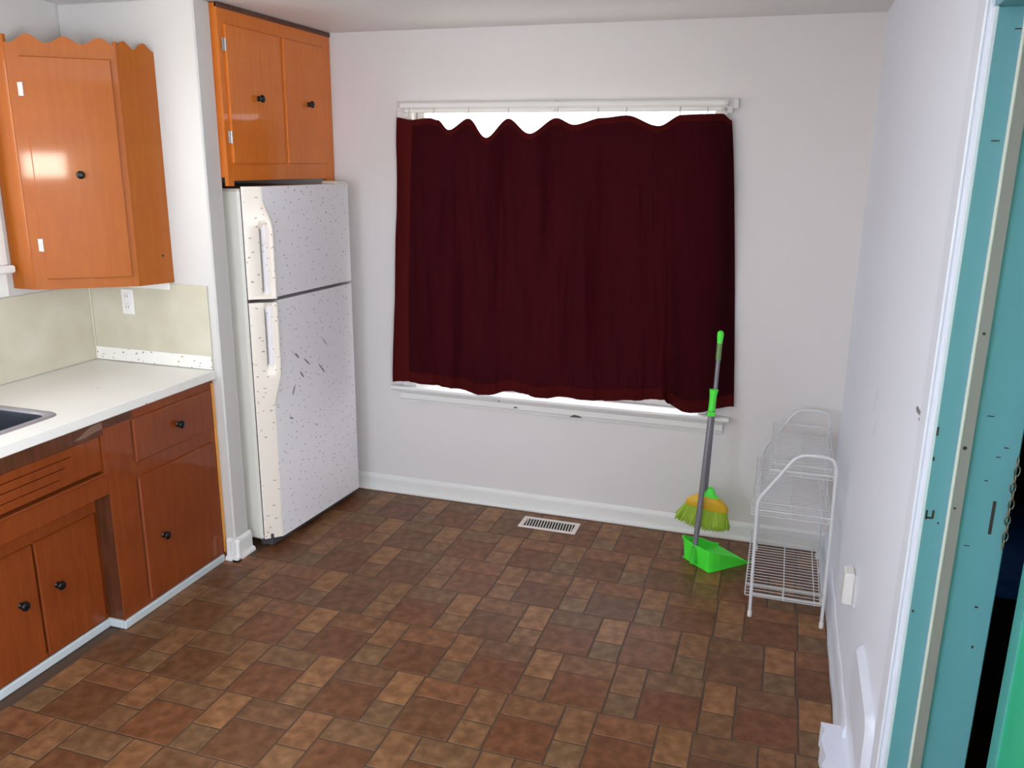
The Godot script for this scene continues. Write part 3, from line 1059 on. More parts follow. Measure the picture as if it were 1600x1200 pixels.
func base_cabinets() -> void:
	var back := LEFT + 0.01
	# drawer unit next to the short wall
	var z0 := STUB_FRONT + 0.003
	var z1 := 1.652
	var a := base("base_cabinet", "brown varnished base cabinet with one drawer over one door, beside the wall end", "cabinet", Vector3(0, 0, 0))
	var st := begin()
	box(st, Vector3(back, 0.0, z0), Vector3(FACE - 0.018, 0.858, z1 - 0.001))
	obj("carcass", st, M.base_wood, a)
	st = begin()
	box(st, Vector3(FACE - 0.018, 0.0, z0), Vector3(FACE, 0.858, z0 + 0.05), 0.001)
	box(st, Vector3(FACE - 0.018, 0.0, 1.485), Vector3(FACE, 0.858, z1), 0.001)
	box(st, Vector3(FACE - 0.018, 0.815, z0 + 0.05), Vector3(FACE, 0.858, 1.485), 0.001)
	box(st, Vector3(FACE - 0.018, 0.57, z0 + 0.05), Vector3(FACE, 0.655, 1.485), 0.001)
	box(st, Vector3(FACE - 0.018, 0.0, z0 + 0.05), Vector3(FACE, 0.06, 1.485), 0.001)
	obj("face_frame", st, M.base_rail, a)
	var sc := obj("scribe_strip", bx(FACE, 0.035, z0, FACE + 0.004, 0.842, z0 + 0.016, 0.001), M.scribe, a)
	look(sc, "pale amber strip against the wall end")
	obj("stained_rail", bx(FACE - 0.001, 0.823, 1.50, FACE + 0.0015, 0.858, z1 - 0.001, 0.001), M.wood_dark, a)
	var rs := obj("shaded_recess_side", bx(-2.736, 0.036, z1 - 0.0005, FACE - 0.004, 0.565, z1 + 0.0005, 0.0), M.wood_dark, a)  # dark wood colour paints the shade on this side of the recess
	look(rs, "side facing the recessed sink doors, coloured dark to paint in its shade")
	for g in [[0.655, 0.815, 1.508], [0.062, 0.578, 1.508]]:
		obj("shadow_line", bx(FACE - 0.001, g[0], g[2] - 0.001, FACE + 0.0006, g[1], g[2] + 0.0075), M.wood_dark, a)  # thin dark slabs paint a shadow line beside the drawer and door
	var dr := obj("drawer", panel_x(FACE, 0.643, 1.036, 0.819, 1.508), M.base_rail, a)
	knob_at(dr, Vector3(FACE + 0.010, 0.728, 1.263), Vector3(1, 0, 0))
	var d := obj("door", panel_x(FACE, 0.05, 1.043, 0.58, 1.508), M.base_wood, a)
	knob_at(d, Vector3(FACE + 0.010, 0.293, 1.408), Vector3(1, 0, 0))
	# sink unit: apron flush with the drawer unit, doors set back below it
	var b := base("sink_cabinet", "brown varnished sink cabinet with slotted front panel and two recessed doors", "cabinet", Vector3(0, 0, 0))
	var e := 2.75
	st = begin()
	box(st, Vector3(back, 0.0, z1 + 0.001), Vector3(-2.755, 0.68, e))
	obj("carcass", st, M.base_wood, b)
	st = begin()
	box(st, Vector3(-2.755, 0.566, z1 + 0.001), Vector3(FACE - 0.001, 0.655, e), 0.002)
	box(st, Vector3(-2.76, 0.655, z1 + 0.001), Vector3(FACE - 0.03, 0.858, e), 0.001)
	box(st, Vector3(-2.755, 0.48, z1 + 0.001), Vector3(-2.737, 0.566, e), 0.002)
	box(st, Vector3(-2.755, 0.0, z1 + 0.001), Vector3(-2.737, 0.05, e), 0.002)
	box(st, Vector3(FACE - 0.03, 0.655, z1 + 0.001), Vector3(FACE, 0.858, z1 + 0.012), 0.001)
	obj("face_frame", st, M.base_rail, b)
	var sl := obj("bead", bx(FACE - 0.002, 0.648, z1 + 0.002, FACE + 0.006, 0.657, e, 0.002), M.base_rail, b)
	look(sl, "thin raised bead under the slotted panel")
	# the slotted panel: solid near end, strips with open slots between further on
	st = begin()
	var pa := FACE - 0.006
	var ys := [0.668, 0.698, 0.733, 0.765, 0.798]
	var starts := [0.0, 1.862, 1.832, 1.802]
	for k in 4:
		box(st, Vector3(pa - 0.014, ys[k] + (0.0018 if k > 0 else 0.0), z1 + 0.018), Vector3(pa, ys[k + 1] - (0.0018 if k < 3 else 0.0), e - 0.02))
		if k > 0:
			box(st, Vector3(pa - 0.014, ys[k] - 0.0018, z1 + 0.018), Vector3(pa, ys[k] + 0.0018, starts[k]))
	obj("slotted_panel", st, M.base_rail, b)
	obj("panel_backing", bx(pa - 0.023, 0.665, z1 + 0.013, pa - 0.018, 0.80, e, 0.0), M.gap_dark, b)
	var ds := obj("upper_rail", bx(FACE - 0.028, 0.801, z1 + 0.002, FACE + 0.0015, 0.859, e, 0.002), M.wood_dark, b)
	look(ds, "dark water-stained rail under the worktop edge")
	st = begin()
	prism(st, PackedVector2Array([Vector2(1.655, 0.850), Vector2(1.68, 0.852), Vector2(1.72, 0.846), Vector2(1.76, 0.826), Vector2(1.79, 0.818), Vector2(1.74, 0.815), Vector2(1.69, 0.823), Vector2(1.655, 0.826)]), Vector3(FACE - 0.004, 0, 0), Vector3(FACE + 0.0025, 0, 0), Vector3(0, 0, 1), Vector3.UP)
	obj("peeling_patch", st, M.peel, ds)
	var d1 := obj("door", panel_x(-2.737, 0.036, 1.672, 0.484, 1.948), M.base_wood, b)
	knob_at(d1, Vector3(-2.727, 0.289, 1.878), Vector3(1, 0, 0))
	var d2 := obj("door", panel_x(-2.737, 0.036, 1.958, 0.484, 2.34), M.base_wood, b)
	knob_at(d2, Vector3(-2.727, 0.288, 2.034), Vector3(1, 0, 0))


func worktop_and_sink() -> void:
	var st := begin()
	var y0 := 0.860
	var y1 := 0.900
	var f := -2.642
	var cut := [-3.14, -2.76, 1.765, 2.43]   # x from, x to, z from, z to
	box(st, Vector3(cut[1], y0, STUB_FRONT + 0.002), Vector3(f, y1, 2.76), 0.003)
	box(st, Vector3(LEFT + 0.002, y0, STUB_FRONT + 0.002), Vector3(cut[0], y1, 2.76), 0.0)
	box(st, Vector3(cut[0], y0, STUB_FRONT + 0.002), Vector3(cut[1] + 0.0035, y1, cut[2]), 0.0)
	box(st, Vector3(cut[0], y0, cut[3]), Vector3(cut[1] + 0.0035, y1, 2.76), 0.0)
	var o := obj("worktop", st, M.counter)
	tag(o, "white laminate worktop with faint specks and a sink cut into it", "countertop")
	var s := base("sink", "dark kitchen sink with rounded grey rim set into the white worktop", "sink", Vector3(0, 0.9, 0))
	st = begin()
	var X0 := -3.16
	var X1 := -2.738
	var Z0 := 1.742
	var Z1 := 2.45
	var loops := []
	for e in [[0.0, 0.0005, 0.055], [0.004, 0.004, 0.052], [0.018, 0.0055, 0.05], [0.030, 0.004, 0.045], [0.036, -0.002, 0.042]]:
		loops.append(round_rect(X0 + e[0], Z0 + e[0], X1 - e[0], Z1 - e[0], e[2], e[1], 8))
	loft(st, loops, false, false, -1.0)
	obj("rim", st, M.sink_rim, s)
	st = begin()
	loops = []
	for e in [[0.036, -0.002, 0.042], [0.040, -0.02, 0.042], [0.046, -0.15, 0.05], [0.065, -0.175, 0.05], [0.12, -0.18, 0.05]]:
		loops.append(round_rect(X0 + e[0], Z0 + e[0], X1 - e[0], Z1 - e[0], e[2], e[1], 8))
	loft(st, loops, false, true, -1.0)
	obj("basin", st, M.sink, s)
	st = begin()
	lathe(st, [Vector2(0.04, 0.0), Vector2(0.042, 0.003), Vector2(0.03, 0.004), Vector2(0.01, 0.002)], Vector3(-2.95, -0.181, 2.1), Vector3.UP, 14)
	obj("drain", st, M.sink_rim, s)


func upper_cabinet() -> void:
	var A := Vector2(-3.169, 1.393)   # corner between the end panel and the angled door (x, z)
	var B := Vector2(-2.868, 1.158)   # corner between the angled door and the right-hand face
	var Cc := Vector2(-2.815, STUB_FRONT + 0.001)
	var W := Vector2(LEFT + 0.001, 1.395)
	var y0 := 1.277
	var y1 := 2.185
	var o := base("wall_cabinet", "glossy orange wall cabinet with angled door and scalloped top beside the window", "cabinet", Vector3.ZERO)
	var st := begin()
	var inner := PackedVector2Array([Vector2(W.x, W.y - 0.016), A + Vector2(-0.008, -0.016), B + Vector2(-0.016, -0.008), Cc + Vector2(-0.016, 0.0), Vector2(W.x, Cc.y)])
	prism(st, inner, Vector3(0, y0 + 0.004, 0), Vector3(0, y1, 0), Vector3(1, 0, 0), Vector3(0, 0, 1))
	obj("carcass", st, M.wood_wall, o)
	st = begin()
	box(st, Vector3(W.x, y0, W.y - 0.016), Vector3(A.x - 0.001, 2.24, W.y), 0.002)
	obj("end_panel", st, M.wood_wall, o)
	# scalloped boards over the angled face and the right-hand face
	var d := (B - A).normalized()
	var n := Vector2(-d.y, d.x)
	if n.x < 0: n = -n
	var u3 := Vector3(d.x, 0, d.y)
	var n3 := Vector3(n.x, 0, n.y)
	var ln := A.distance_to(B)
	st = begin()
	var prof := PackedVector2Array([Vector2(0, y0), Vector2(ln, y0)])
	var steps := 36
	for k in steps + 1:
		var s := ln * (1.0 - float(k) / steps)
		prof.append(Vector2(s, 2.228 + 0.017 * cos(TAU * (s - 0.075) / 0.128) - 0.004 * sin(s * 40.0)))
	prism(st, prof, Vector3(A.x, 0, A.y) - n3 * 0.016, Vector3(A.x, 0, A.y), u3, Vector3.UP)
	obj("angled_face", st, M.wood_wall, o)
	var d2 := (Cc - B).normalized()
	var l2 := B.distance_to(Cc)
	var m2 := Vector2(-d2.y, d2.x)
	if m2.x < 0: m2 = -m2
	st = begin()
	prof = PackedVector2Array([Vector2(0, y0), Vector2(l2, y0)])
	for k in 25:
		var s := l2 * (1.0 - k / 24.0)
		prof.append(Vector2(s, 2.224 + 0.014 * cos(TAU * (s - 0.035) / 0.082)))
	prism(st, prof, Vector3(B.x, 0, B.y) - Vector3(m2.x, 0, m2.y) * 0.016, Vector3(B.x, 0, B.y), Vector3(d2.x, 0, d2.y), Vector3.UP)
	var rf := obj("side_face", st, M.wood_wall, o)
	look(rf, "narrow plain face on the right with a small screw hole")
	var cb := begin()
	tube(cb, [Vector3(B.x - 0.006, y0, B.y - 0.006), Vector3(B.x - 0.006, 2.232, B.y - 0.006)], 0.0085, 12)
	obj("corner_bead", cb, M.wood_wall, o)
	# door on the angled face
	var t := Transform3D(Basis(u3, Vector3.UP, n3), Vector3(A.x, 0, A.y))
	st = begin()
	box(st, Vector3(0.045, 1.318, -0.002), Vector3(0.362, 2.165, 0.011), 0.004, t)
	var dr := obj("door", st, M.wood_wall, o)
	knob_at(dr, t * Vector3(0.213, 1.728, 0.011), n3, 0.016)
	for y in [1.455, 2.045]:
		hinge_at(dr, t * Transform3D(Basis.IDENTITY, Vector3(0.041, y, 0.003)), 0.05)
	st = begin()
	var hp := Vector3(B.x, 0, B.y) + Vector3(d2.x, 0, d2.y) * 0.118 + Vector3.UP * 1.395
	lathe(st, [Vector2(0.005, -0.004), Vector2(0.005, 0.0006), Vector2(0.002, 0.0008)], hp, Vector3(m2.x, 0, m2.y), 8)
	obj("screw_hole", st, M.knob, rf)


func fridge_cabinet() -> void:
	var x := -2.582
	var o := base("overhead_cabinet", "orange varnished two-door cabinet above the refrigerator, up against the ceiling", "cabinet", Vector3.ZERO)
	var z0 := 0.002
	var z1 := STUB_BACK - 0.002
	var st := begin()
	box(st, Vector3(LEFT + 0.005, 1.72, z0), Vector3(x - 0.018, 2.405, z1))
	obj("carcass", st, M.wood, o)
	st = begin()
	box(st, Vector3(x - 0.018, 1.684, z0), Vector3(x, 2.405, 0.085), 0.001)
	box(st, Vector3(x - 0.018, 1.684, 0.858), Vector3(x, 2.405, z1), 0.001)
	box(st, Vector3(x - 0.018, 2.30, 0.085), Vector3(x, 2.405, 0.858), 0.001)
	box(st, Vector3(x - 0.018, 1.705, 0.085), Vector3(x, 1.80, 0.858), 0.001)
	box(st, Vector3(x - 0.018, 1.705, 0.425), Vector3(x + 0.001, 2.40, 0.475), 0.001)
	obj("face_frame", st, M.wood, o)
	obj("crown_strip", bx(x - 0.01, 2.388, z0, x + 0.006, 2.408, z1, 0.002), M.wood_dark, o)
	var a := obj("door", panel_x(x, 1.776, 0.466, 2.332, 0.862), M.wood, o)
	knob_at(a, Vector3(x + 0.010, 2.052, 0.658), Vector3(1, 0, 0))
	for y in [2.25, 1.885]:
		hinge_at(a, Transform3D(Basis(Vector3(0, 0, -1), Vector3.UP, Vector3(1, 0, 0)), Vector3(x + 0.003, y, 0.868)), 0.05)
	var b := obj("door", panel_x(x, 1.776, 0.075, 2.332, 0.440), M.wood, o)
	knob_at(b, Vector3(x + 0.010, 2.054, 0.243), Vector3(1, 0, 0))


# ------------------------------------------------------------------ refrigerator

func refrigerator() -> void:
	var o := base("refrigerator", "white flecked top-freezer refrigerator with scuffed lower door", "refrigerator", Vector3(-2.4595, 0, 0.498), deg_to_rad(85.96))
	var hw := 0.376
	obj("body", bx(-hw + 0.004, 0.035, -0.70, hw - 0.004, 1.672, -0.075, 0.012), M.fridge_side, o)
	obj("gasket", bx(-hw + 0.012, 0.06, -0.075, hw - 0.012, 1.668, -0.062, 0.0), M.gasket, o)
	obj("kick_plate", bx(-hw + 0.02, 0.012, -0.10, hw - 0.02, 0.07, -0.03, 0.003), M.gasket, o)
	for x in [-0.32, 0.32]:
		for z in [-0.10, -0.62]:
			var ft := begin()
			lathe(ft, [Vector2(0.022, 0.0), Vector2(0.022, 0.012), Vector2(0.012, 0.016), Vector2(0.012, 0.045)], Vector3(x, 0, z), Vector3.UP, 12)
			obj("foot", ft, M.gasket, o)
	for k in 2:
		var y0: float = [1.196, 0.048][k]
		var y1: float = [1.682, 1.180][k]
		var st := begin()
		# slab in plan: front corners rounded, the handle side bevelled
		var plan := PackedVector2Array([Vector2(-0.3125, -0.062), Vector2(-0.3125, -0.0005), Vector2(-0.310, 0.0), Vector2(hw - 0.022, 0.0), Vector2(hw - 0.010, -0.003), Vector2(hw - 0.003, -0.010), Vector2(hw, -0.022), Vector2(hw, -0.062)])
		prism(st, plan, Vector3(0, y0, 0), Vector3(0, y1, 0), Vector3(1, 0, 0), Vector3(0, 0, 1), true)
		var door := obj(["freezer_door", "lower_door"][k], st, [M.fridge, M.fridge_lower][k], o)
		# the handle side is one moulding, warm light painted in as cream: a wide bevel that swells into a grip with a pocket sunk in it
		var hs := begin()
		var loops := []
		var steps := 44
		for i in steps + 1:
			var y := lerpf(y0, y1, float(i) / steps)
			var swell := 0.0
			var pocket := 0.0
			if k == 0:
				swell = 1.0 - smoothstep(1.50, 1.64, y)
				pocket = smoothstep(1.205, 1.225, y) * (1.0 - smoothstep(1.50, 1.535, y))
			else:
				swell = smoothstep(0.68, 0.88, y)
				pocket = smoothstep(0.865, 0.895, y) * (1.0 - smoothstep(1.15, 1.17, y))
			var b0 := Vector2(-hw + 0.006, -0.052)
			var b1 := Vector2(-0.314, -0.002).lerp(Vector2(-0.296, 0.030), swell)
			var nn := Vector2(-(b1 - b0).y, (b1 - b0).x).normalized()
			var ring := []
			for q in [Vector2(-hw, -0.062), Vector2(-hw, -0.057), b0, b0.lerp(b1, 0.46), b0.lerp(b1, 0.53) - nn * 0.020 * pocket, b0.lerp(b1, 0.80) - nn * 0.026 * pocket, b0.lerp(b1, 0.85), b0.lerp(b1, 0.97), b1 + Vector2(0.004, 0.001), b1 + Vector2(0.009, -0.001), Vector2(-0.3125, -0.001).lerp(Vector2(-0.284, -0.001), swell), Vector2(-0.3125, -0.062)]:
				ring.append(Vector3(q.x, y, q.y))
			loops.append(ring)
		loft(hs, loops, true, true)
		obj("handle", hs, M.fridge_edge_lit, door)
		var gs := begin()
		var ga: float = [1.222, 0.892][k]
		var gb: float = [1.512, 1.153][k]
		for i in 12:
			var row := []
			for e in [ga + (gb - ga) * i / 12.0, ga + (gb - ga) * (i + 1) / 12.0]:
				var sw := (1.0 - smoothstep(1.50, 1.64, e)) if k == 0 else smoothstep(0.68, 0.88, e)
				var c0 := Vector2(-hw + 0.006, -0.052)
				var c1 := Vector2(-0.314, -0.002).lerp(Vector2(-0.296, 0.030), sw)
				var cn := Vector2(-(c1 - c0).y, (c1 - c0).x).normalized()
				for q in [c0.lerp(c1, 0.50) - cn * 0.009, c0.lerp(c1, 0.535) - cn * 0.0193, c0.lerp(c1, 0.80) - cn * 0.0252]:
					row.append(Vector3(q.x, e, q.y))
			var out := Vector3(-0.6, 0, 0.8)
			quad(gs, row[0], row[1], row[4], row[3], out)
			quad(gs, row[1], row[2], row[5], row[4], out)
		obj("grip_shade", gs, M.fridge_grip_shade, door)
	var hc := begin()
	box(hc, Vector3(hw - 0.10, 1.672, -0.10), Vector3(hw - 0.004, 1.694, -0.012), 0.005)
	obj("hinge_cover", hc, M.fridge_trim, o)


# ------------------------------------------------------------------ small fittings

func floor_vent() -> void:
	var o := base("floor_register", "white metal floor vent with dark slots by the back baseboard", "floor vent", Vector3(-1.335, 0, 0.168))
	var hx := 0.150
	var hz := 0.066
	var st := begin()
	for b in [[-hx, -hz, hx, -hz + 0.020], [-hx, hz - 0.020, hx, hz], [-hx, -hz + 0.02, -hx + 0.024, hz - 0.02], [hx - 0.024, -hz + 0.02, hx, hz - 0.02]]:
		box(st, Vector3(b[0], 0.0003, b[1]), Vector3(b[2], 0.006, b[3]), 0.002)
	obj("frame", st, M.vent, o)
	obj("duct", bx(-hx + 0.02, 0.0003, -hz + 0.016, hx - 0.02, 0.0012, hz - 0.016), M.gap_dark, o)
	for i in 17:
		var x := -hx + 0.033 + i * (2 * hx - 0.066) / 16.0
		var ls := begin()
		box(ls, Vector3(-0.0026, 0, -hz + 0.018), Vector3(0.0026, 0.004, hz - 0.018), 0.0008, Transform3D(Basis(Vector3(0, 1, 0), 0.10), Vector3(x, 0.0012, 0)))
		obj("louver", ls, M.vent, o)
	for x in [-hx + 0.012, hx - 0.012]:
		var sc := begin()
		lathe(sc, [Vector2(0.004, 0.004), Vector2(0.004, 0.0066), Vector2(0.002, 0.0074)], Vector3(x, 0, 0), Vector3.UP, 8)
		obj("screw", sc, M.hinge, o)


func wall_fittings() -> void:
	# outlet on the backsplash, half hidden under the cabinet
	var o := base("wall_outlet", "white outlet plate on the cream backsplash under the scalloped cabinet", "outlet", Vector3(-3.068, 1.178, STUB_FRONT + 0.006))
	obj("plate", bx(-0.032, -0.056, 0, 0.032, 0.056, 0.006, 0.003), M.plastic_white, o)
	for y in [-0.024, 0.024]:
		var st := begin()
		lathe(st, [Vector2(0.0165, 0.0), Vector2(0.0165, 0.0075), Vector2(0.014, 0.0085)], Vector3(0, y, 0), Vector3(0, 0, 1), 16)
		var f := obj("socket", st, M.plastic_white, o)
		for x in [-0.006, 0.006]:
			obj("slot", bx(x - 0.0012, y - 0.004, 0.008, x + 0.0012, y + 0.006, 0.0090), M.gasket, f)
	# surface box on the right wall
	var b := base("junction_box", "small white box on the right wall beside the wire rack", "electrical box", Vector3(0, 0.485, 1.325))
	obj("plate", bx(-0.004, -0.058, -0.038, 0, 0.058, 0.038, 0.002), M.plastic_white, b)
	obj("body", bx(-0.038, -0.055, -0.035, -0.004, 0.055, 0.035, 0.006), M.plastic_white, b)
	# larger rounded cover lower down
	var c := base("wall_cover", "large white painted cover plate low on the right wall near the doorway", "cover plate", Vector3(0, 0.385, 1.86))
	var st2 := begin()
	var loops := []
	for e in [[0.0, 0.0], [0.003, 0.0], [0.012, 0.004], [0.020, 0.014]]:
		var ring := []
		for p in round_rect(-0.20 + e[1], -0.105 + e[1], 0.20 - e[1], 0.105 - e[1], 0.045, 0.0):
			ring.append(Vector3(-e[0], p.z, p.x))
		loops.append(ring)
	loft(st2, loops, false, true)
	obj("cover", st2, M.trim_daylit, c)


func arc(c: Vector3, a: Vector3, b: Vector3, n := 5) -> Array:
	# a rounded corner at c between the directions of a and b
	var out := []
	for k in n + 1:
		var t := float(k) / n
		out.append(a.lerp(c, t).lerp(c.lerp(b, t), t))
	return out


func wire_rack() -> void:
	var o := base("wire_rack", "white wire shelf rack standing in the corner against the right wall", "shelf rack", Vector3(-0.19, 0, 0.42))
	var org := o.position
	for z in [0.75, 0.10]:
		var path := [Vector3(-0.318, 0.0, z), Vector3(-0.324, 0.30, z), Vector3(-0.326, 0.47, z)]
		path += arc(Vector3(-0.326, 0.515, z), Vector3(-0.326, 0.49, z), Vector3(-0.305, 0.545, z))
		path.append(Vector3(-0.24, 0.645, z))
		path += arc(Vector3(-0.196, 0.716, z), Vector3(-0.215, 0.685, z), Vector3(-0.155, 0.718, z))
		path.append(Vector3(-0.12, 0.719, z))
		path += arc(Vector3(-0.052, 0.72, z), Vector3(-0.10, 0.719, z), Vector3(-0.050, 0.660, z))
		path.append(Vector3(-0.044, 0.36, z))
		path.append(Vector3(-0.040, 0.0, z))
		for k in path.size():
			path[k] -= org
		var st := begin()
		tube(st, path, 0.0068, 10)
		var fr := obj("end_frame", st, M.wire, o)
		for x in [-0.318, -0.040]:
			var ft := begin()
			lathe(ft, [Vector2(0.0085, 0.0), Vector2(0.0092, 0.004), Vector2(0.0092, 0.022), Vector2(0.0075, 0.025)], Vector3(x, 0, z) - org, Vector3.UP, 10)
			obj("foot_cap", ft, M.plastic_white, fr)
	for sh in [[0.052, -0.345, -0.046, 0.05], [0.415, -0.348, -0.050, 0.055], [0.600, -0.292, -0.052, 0.045]]:
		shelf(o, org, sh[0], sh[1], sh[2], sh[3])


func shelf(o: Node3D, org: Vector3, y: float, x0: float, x1: float, h: float) -> void:
	var za := 0.115
	var zb := 0.735
	var zn := 0.67
	var st := begin()
	# the basket: a lower and an upper rim, uprights, and two long rods hooked onto the end frames
	for e in [[y, 0.0022], [y + h, 0.0026]]:
		var r := [Vector3(x0, e[0], za), Vector3(x1, e[0], za), Vector3(x1, e[0], zn), Vector3(x0, e[0], zn)]
		for k in 4:
			tube(st, [r[k] - org, r[(k + 1) % 4] - org], e[1], 6)
	for p in [[x0, za], [x1, za], [x1, zn], [x0, zn], [(x0 + x1) / 2, zn], [(x0 + x1) / 2, za], [x0, 0.39], [x1, 0.39]]:
		tube(st, [Vector3(p[0], y, p[1]) - org, Vector3(p[0], y + h, p[1]) - org], 0.0018, 6)
	for z in [0.10, 0.75]:
		tube(st, [Vector3(x0 + (0.03 if x0 < -0.3 else 0.0), y + h, z) - org, Vector3(-0.045, y + h, z) - org], 0.003, 6)
	for x in [x0, x1]:
		tube(st, [Vector3(x, y + h, za) - org, Vector3(x, y + h, 0.10) - org], 0.0022, 6)
		tube(st, [Vector3(x, y + h, zn) - org, Vector3(x, y + h, zb + 0.015) - org], 0.0022, 6)
	for x in [lerpf(x0, x1, 0.52), x1 - 0.022, x0 + 0.022]:
		tube(st, [Vector3(x, y - 0.003, za) - org, Vector3(x, y - 0.003, zn) - org], 0.0022, 6)
	var b := obj("shelf_basket", st, M.wire, o)
	var n := 20
	var ws := begin()
	tube(ws, [Vector3(x0, 0, 0), Vector3(x1, 0, 0)], 0.0016, 6)
	var shared := ws.commit()
	for i in range(1, n):
		var w := MeshInstance3D.new()
		w.name = "wire"
		w.mesh = shared
		w.material_override = M.wire
		b.add_child(w, true)
		w.position = Vector3(0, y, lerpf(za, zn, float(i) / n)) - org


func dustpan_and_broom() -> void:
	# dustpan: back wall from P1 to P2, mouth away from the camera
	var P1 := Vector3(-0.646, 0, 0.300)
	var P2 := Vector3(-0.512, 0, 0.425)
	var ax := (P2 - P1).normalized()
	var mouth := Vector3(ax.z, 0, -ax.x)
	if mouth.x < 0: mouth = -mouth
	var w := P1.distance_to(P2)
	var mid := (P1 + P2) / 2
	var o := base("dustpan", "bright green long-handled dustpan standing on the floor beside the wire rack", "dustpan", mid)
	var L := 0.235
	var st := begin()
	var t := 0.003
	var h := 0.108
	var at := func(a: float, y: float, m: float) -> Vector3:
		return ax * a + Vector3.UP * y + mouth * m
	# each wall has an inside and an outside sheet t apart
	var floor_in := [at.call(-w / 2, 0.004, 0.0), at.call(w / 2, 0.004, 0.0), at.call(w / 2 + 0.012, 0.004, L), at.call(-w / 2 - 0.012, 0.004, L)]
	quad(st, floor_in[0], floor_in[1], floor_in[2], floor_in[3], Vector3.UP)
	quad(st, at.call(-w / 2, 0.0006, 0.0), at.call(w / 2, 0.0006, 0.0), at.call(w / 2 + 0.012, 0.0006, L), at.call(-w / 2 - 0.012, 0.0006, L), Vector3.DOWN)
	quad(st, floor_in[2], floor_in[3], at.call(-w / 2 - 0.012, 0.0006, L), at.call(w / 2 + 0.012, 0.0006, L), mouth)
	var lean := 0.012
	# outer shell as one ring of panels: side, rounded corner, back, rounded corner, side
	var plan := [[w / 2 + 0.012, L, 0.010], [w / 2 + 0.010, L * 0.85, 0.020], [w / 2 + 0.006, L * 0.55, 0.060], [w / 2 + 0.002, L * 0.25, 0.090], [w / 2 - 0.001, 0.02, h - 0.004], [w / 2 - 0.008, 0.006, h], [w / 2 - 0.022, 0.0, h], [0.0, -0.004, h - 0.002], [-w / 2 + 0.022, 0.0, h], [-w / 2 + 0.008, 0.006, h + 0.001], [-w / 2 + 0.001, 0.02, h], [-w / 2 - 0.002, L * 0.25, 0.088], [-w / 2 - 0.006, L * 0.55, 0.060], [-w / 2 - 0.010, L * 0.85, 0.020], [-w / 2 - 0.012, L, 0.010]]
	for i in plan.size() - 1:
		var a: Array = plan[i]
		var b: Array = plan[i + 1]
		var oa := Vector2(a[0], a[1] - L * 0.45).normalized()
		var ob := Vector2(b[0], b[1] - L * 0.45).normalized()
		var a0: Vector3 = at.call(a[0], 0.0006, a[1])
		var b0: Vector3 = at.call(b[0], 0.0006, b[1])
		var a1: Vector3 = at.call(a[0] + oa.x * lean, a[2], a[1] + oa.y * lean)
		var b1: Vector3 = at.call(b[0] + ob.x * lean, b[2], b[1] + ob.y * lean)
		var na := ax * oa.x + mouth * oa.y
		var nb := ax * ob.x + mouth * ob.y
		quad(st, a0, b0, b1, a1, na + nb)
		quad(st, a0 - na * t, b0 - nb * t, b1 - nb * t, a1 - na * t, -(na + nb))
		# rolled lip
		var lip := 0.005
		quad(st, a1 - na * t, b1 - nb * t, b1 + nb * lip, a1 + na * lip, Vector3.UP)
		quad(st, a1 + na * lip, b1 + nb * lip, b1 + nb * lip - Vector3.UP * 0.006, a1 + na * lip - Vector3.UP * 0.006, na + nb)
		quad(st, a1 + na * lip - Vector3.UP * 0.006, b1 + nb * lip - Vector3.UP * 0.006, b1 - Vector3.UP * 0.006, a1 - Vector3.UP * 0.006, Vector3.DOWN)
	obj("pan", st, M.green, o)
	var foot := Vector3(-0.588, 0.02, 0.378) - mid
	var top := Vector3(-0.561, 0.800, 0.275) - mid
	st = begin()
	tube(st, [foot, top], 0.0125, 12)
	obj("handle", st, M.pole, o)
	st = begin()
	var dir := (top - foot).normalized()
	tube(st, [foot - dir * 0.004 + Vector3(0, 0, 0), foot + dir * 0.05], 0.017, 12)
	tube(st, [foot + dir * 0.05, foot + dir * 0.075], 0.017, 12, 0.0145)
	obj("handle_socket", st, M.green_dark, o)
	st = begin()
	lathe(st, [Vector2(0.0145, -0.075), Vector2(0.0155, -0.07), Vector2(0.0150, -0.03), Vector2(0.0165, 0.0), Vector2(0.020, 0.018), Vector2(0.021, 0.022), Vector2(0.012, 0.024)], top, dir, 14)
	obj("hanging_cap", st, M.green, o)
	st = begin()
	# clip that holds the broom behind the handle
	for y in [0.70]:
		var c: Vector3 = foot + dir * float(y)
		box(st, c + Vector3(-0.016, -0.010, -0.050), c + Vector3(-0.012, 0.010, 0.004), 0.001)
		box(st, c + Vector3(0.012, -0.010, -0.050), c + Vector3(0.016, 0.010, 0.004), 0.001)
		box(st, c + Vector3(-0.016, -0.010, 0.010), c + Vector3(0.016, 0.010, 0.014), 0.001)
	obj("broom_clip", st, M.green, o)

	# broom: clipped behind the dustpan's handle, its head hanging clear of the floor
	var neck := Vector3(-0.562, 0.345, 0.288)
	var tip := Vector3(-0.555, 1.060, 0.200)
	var bd := (tip - neck).normalized()
	var br := base("broom", "broom with yellow head and yellow-green bristles hanging behind the dustpan handle", "broom", Vector3(-0.553, 0.262, neck.z))
	var bo := br.position
	st = begin()
	tube(st, [neck - bo - bd * 0.03, neck - bo + bd * 0.64], 0.0095, 12)
	obj("handle", st, M.pole, br)
	st = begin()
	lathe(st, [Vector2(0.0122, -0.040), Vector2(0.0122, -0.03), Vector2(0.0145, -0.012), Vector2(0.0150, 0.002), Vector2(0.0125, 0.012), Vector2(0.006, 0.017)], tip - bo, bd, 14)
	obj("grip", st, M.green, br)
	st = begin()
	tube(st, [tip - bo - bd * 0.115, tip - bo - bd * 0.035], 0.0118, 14)
	var gsl := obj("grip_sleeve", st, M.sleeve, br)
	look(gsl, "dull olive sleeve below the bright cap")
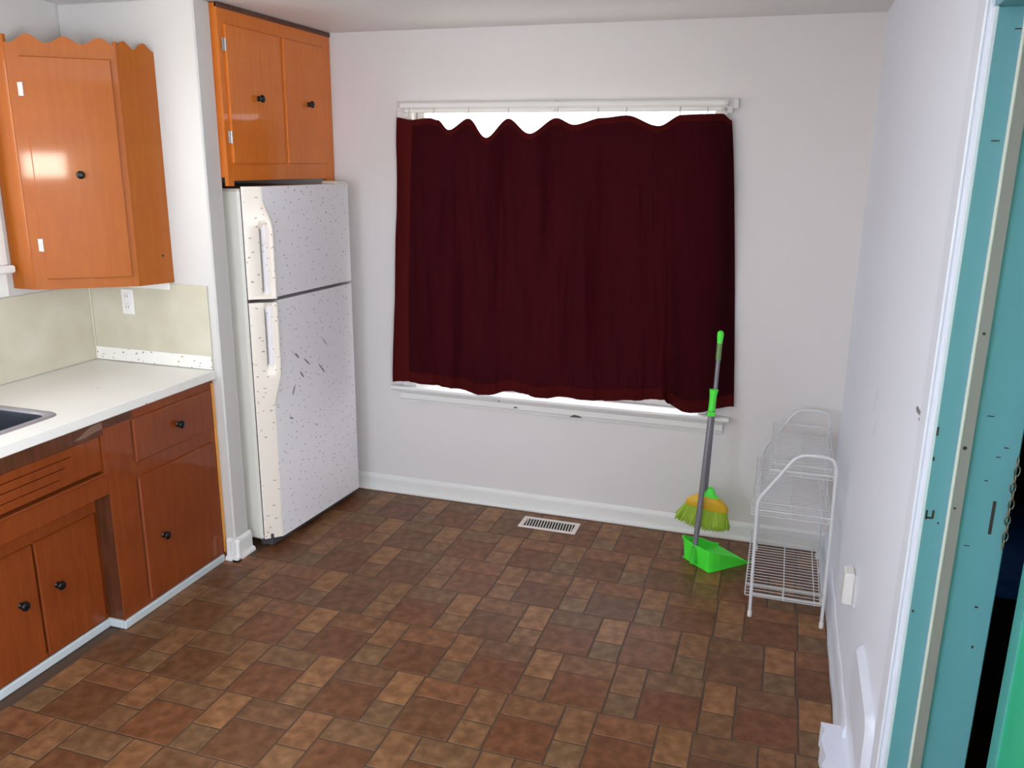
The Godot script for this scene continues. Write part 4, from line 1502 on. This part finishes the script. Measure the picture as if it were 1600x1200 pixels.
	# head: cross-sections along the height, wide and thin, turned a little to the right
	var tilt := Basis(Vector3(0, 0, 1), -0.15) * Basis(Vector3(0, 1, 0), 0.05)
	st = begin()
	var loops := []
	for e in [[0.098, 0.014, 0.014], [0.088, 0.017, 0.016], [0.073, 0.026, 0.019], [0.055, 0.046, 0.021], [0.040, 0.062, 0.022], [0.030, 0.068, 0.022]]:
		loops.append(ellipse_loop(e, tilt))
	loft(st, loops, true, true)
	obj("neck", st, M.green, br)
	st = begin()
	loops = []
	for e in [[0.058, 0.040, 0.022], [0.048, 0.062, 0.025], [0.034, 0.083, 0.027], [0.018, 0.096, 0.028], [0.004, 0.099, 0.028], [-0.002, 0.096, 0.026]]:
		loops.append(ellipse_loop(e, tilt))
	loft(st, loops, true, true)
	var yh := obj("head", st, M.yellow, br)
	look(yh, "yellow block holding the bristles")
	st = begin()
	loops = []
	for e in [[0.003, 0.088, 0.020], [-0.03, 0.096, 0.028], [-0.06, 0.106, 0.036], [-0.078, 0.108, 0.036]]:
		loops.append(ellipse_loop(e, tilt))
	loft(st, loops, true, true)
	for i in 620:
		var a := rng.randf_range(-1.0, 1.0)
		var b := rng.randf_range(-1.0, 1.0) * sqrt(maxf(0.0, 1.0 - a * a * 0.8))
		var from := tilt * Vector3(a * 0.091, 0.004, b * 0.022)
		var to := tilt * Vector3(a * (0.118 + 0.010 * rng.randf()) + 0.004 * rng.randf_range(-1, 1) - 0.005, -0.094 + rng.randf_range(-0.006, 0.006) + 0.014 * a * a, b * 0.048)
		var m := from.lerp(to, 0.5) + Vector3(0, -0.002, 0)
		tube(st, [from, m, to], 0.0030, 4, 0.0018, false)
	var bs := obj("bristles", st, M.bristle, br)
	bs.set_meta("kind", "stuff")


func ellipse_loop(e: Array, tilt: Basis) -> Array:
	var ring := []
	for k in 24:
		var a := TAU * k / 24.0
		# a rounded rectangle rather than an ellipse
		var c := cos(a)
		var s := sin(a)
		ring.append(tilt * Vector3(signf(c) * pow(absf(c), 0.7) * e[1], e[0], signf(s) * pow(absf(s), 0.7) * e[2]))
	return ring
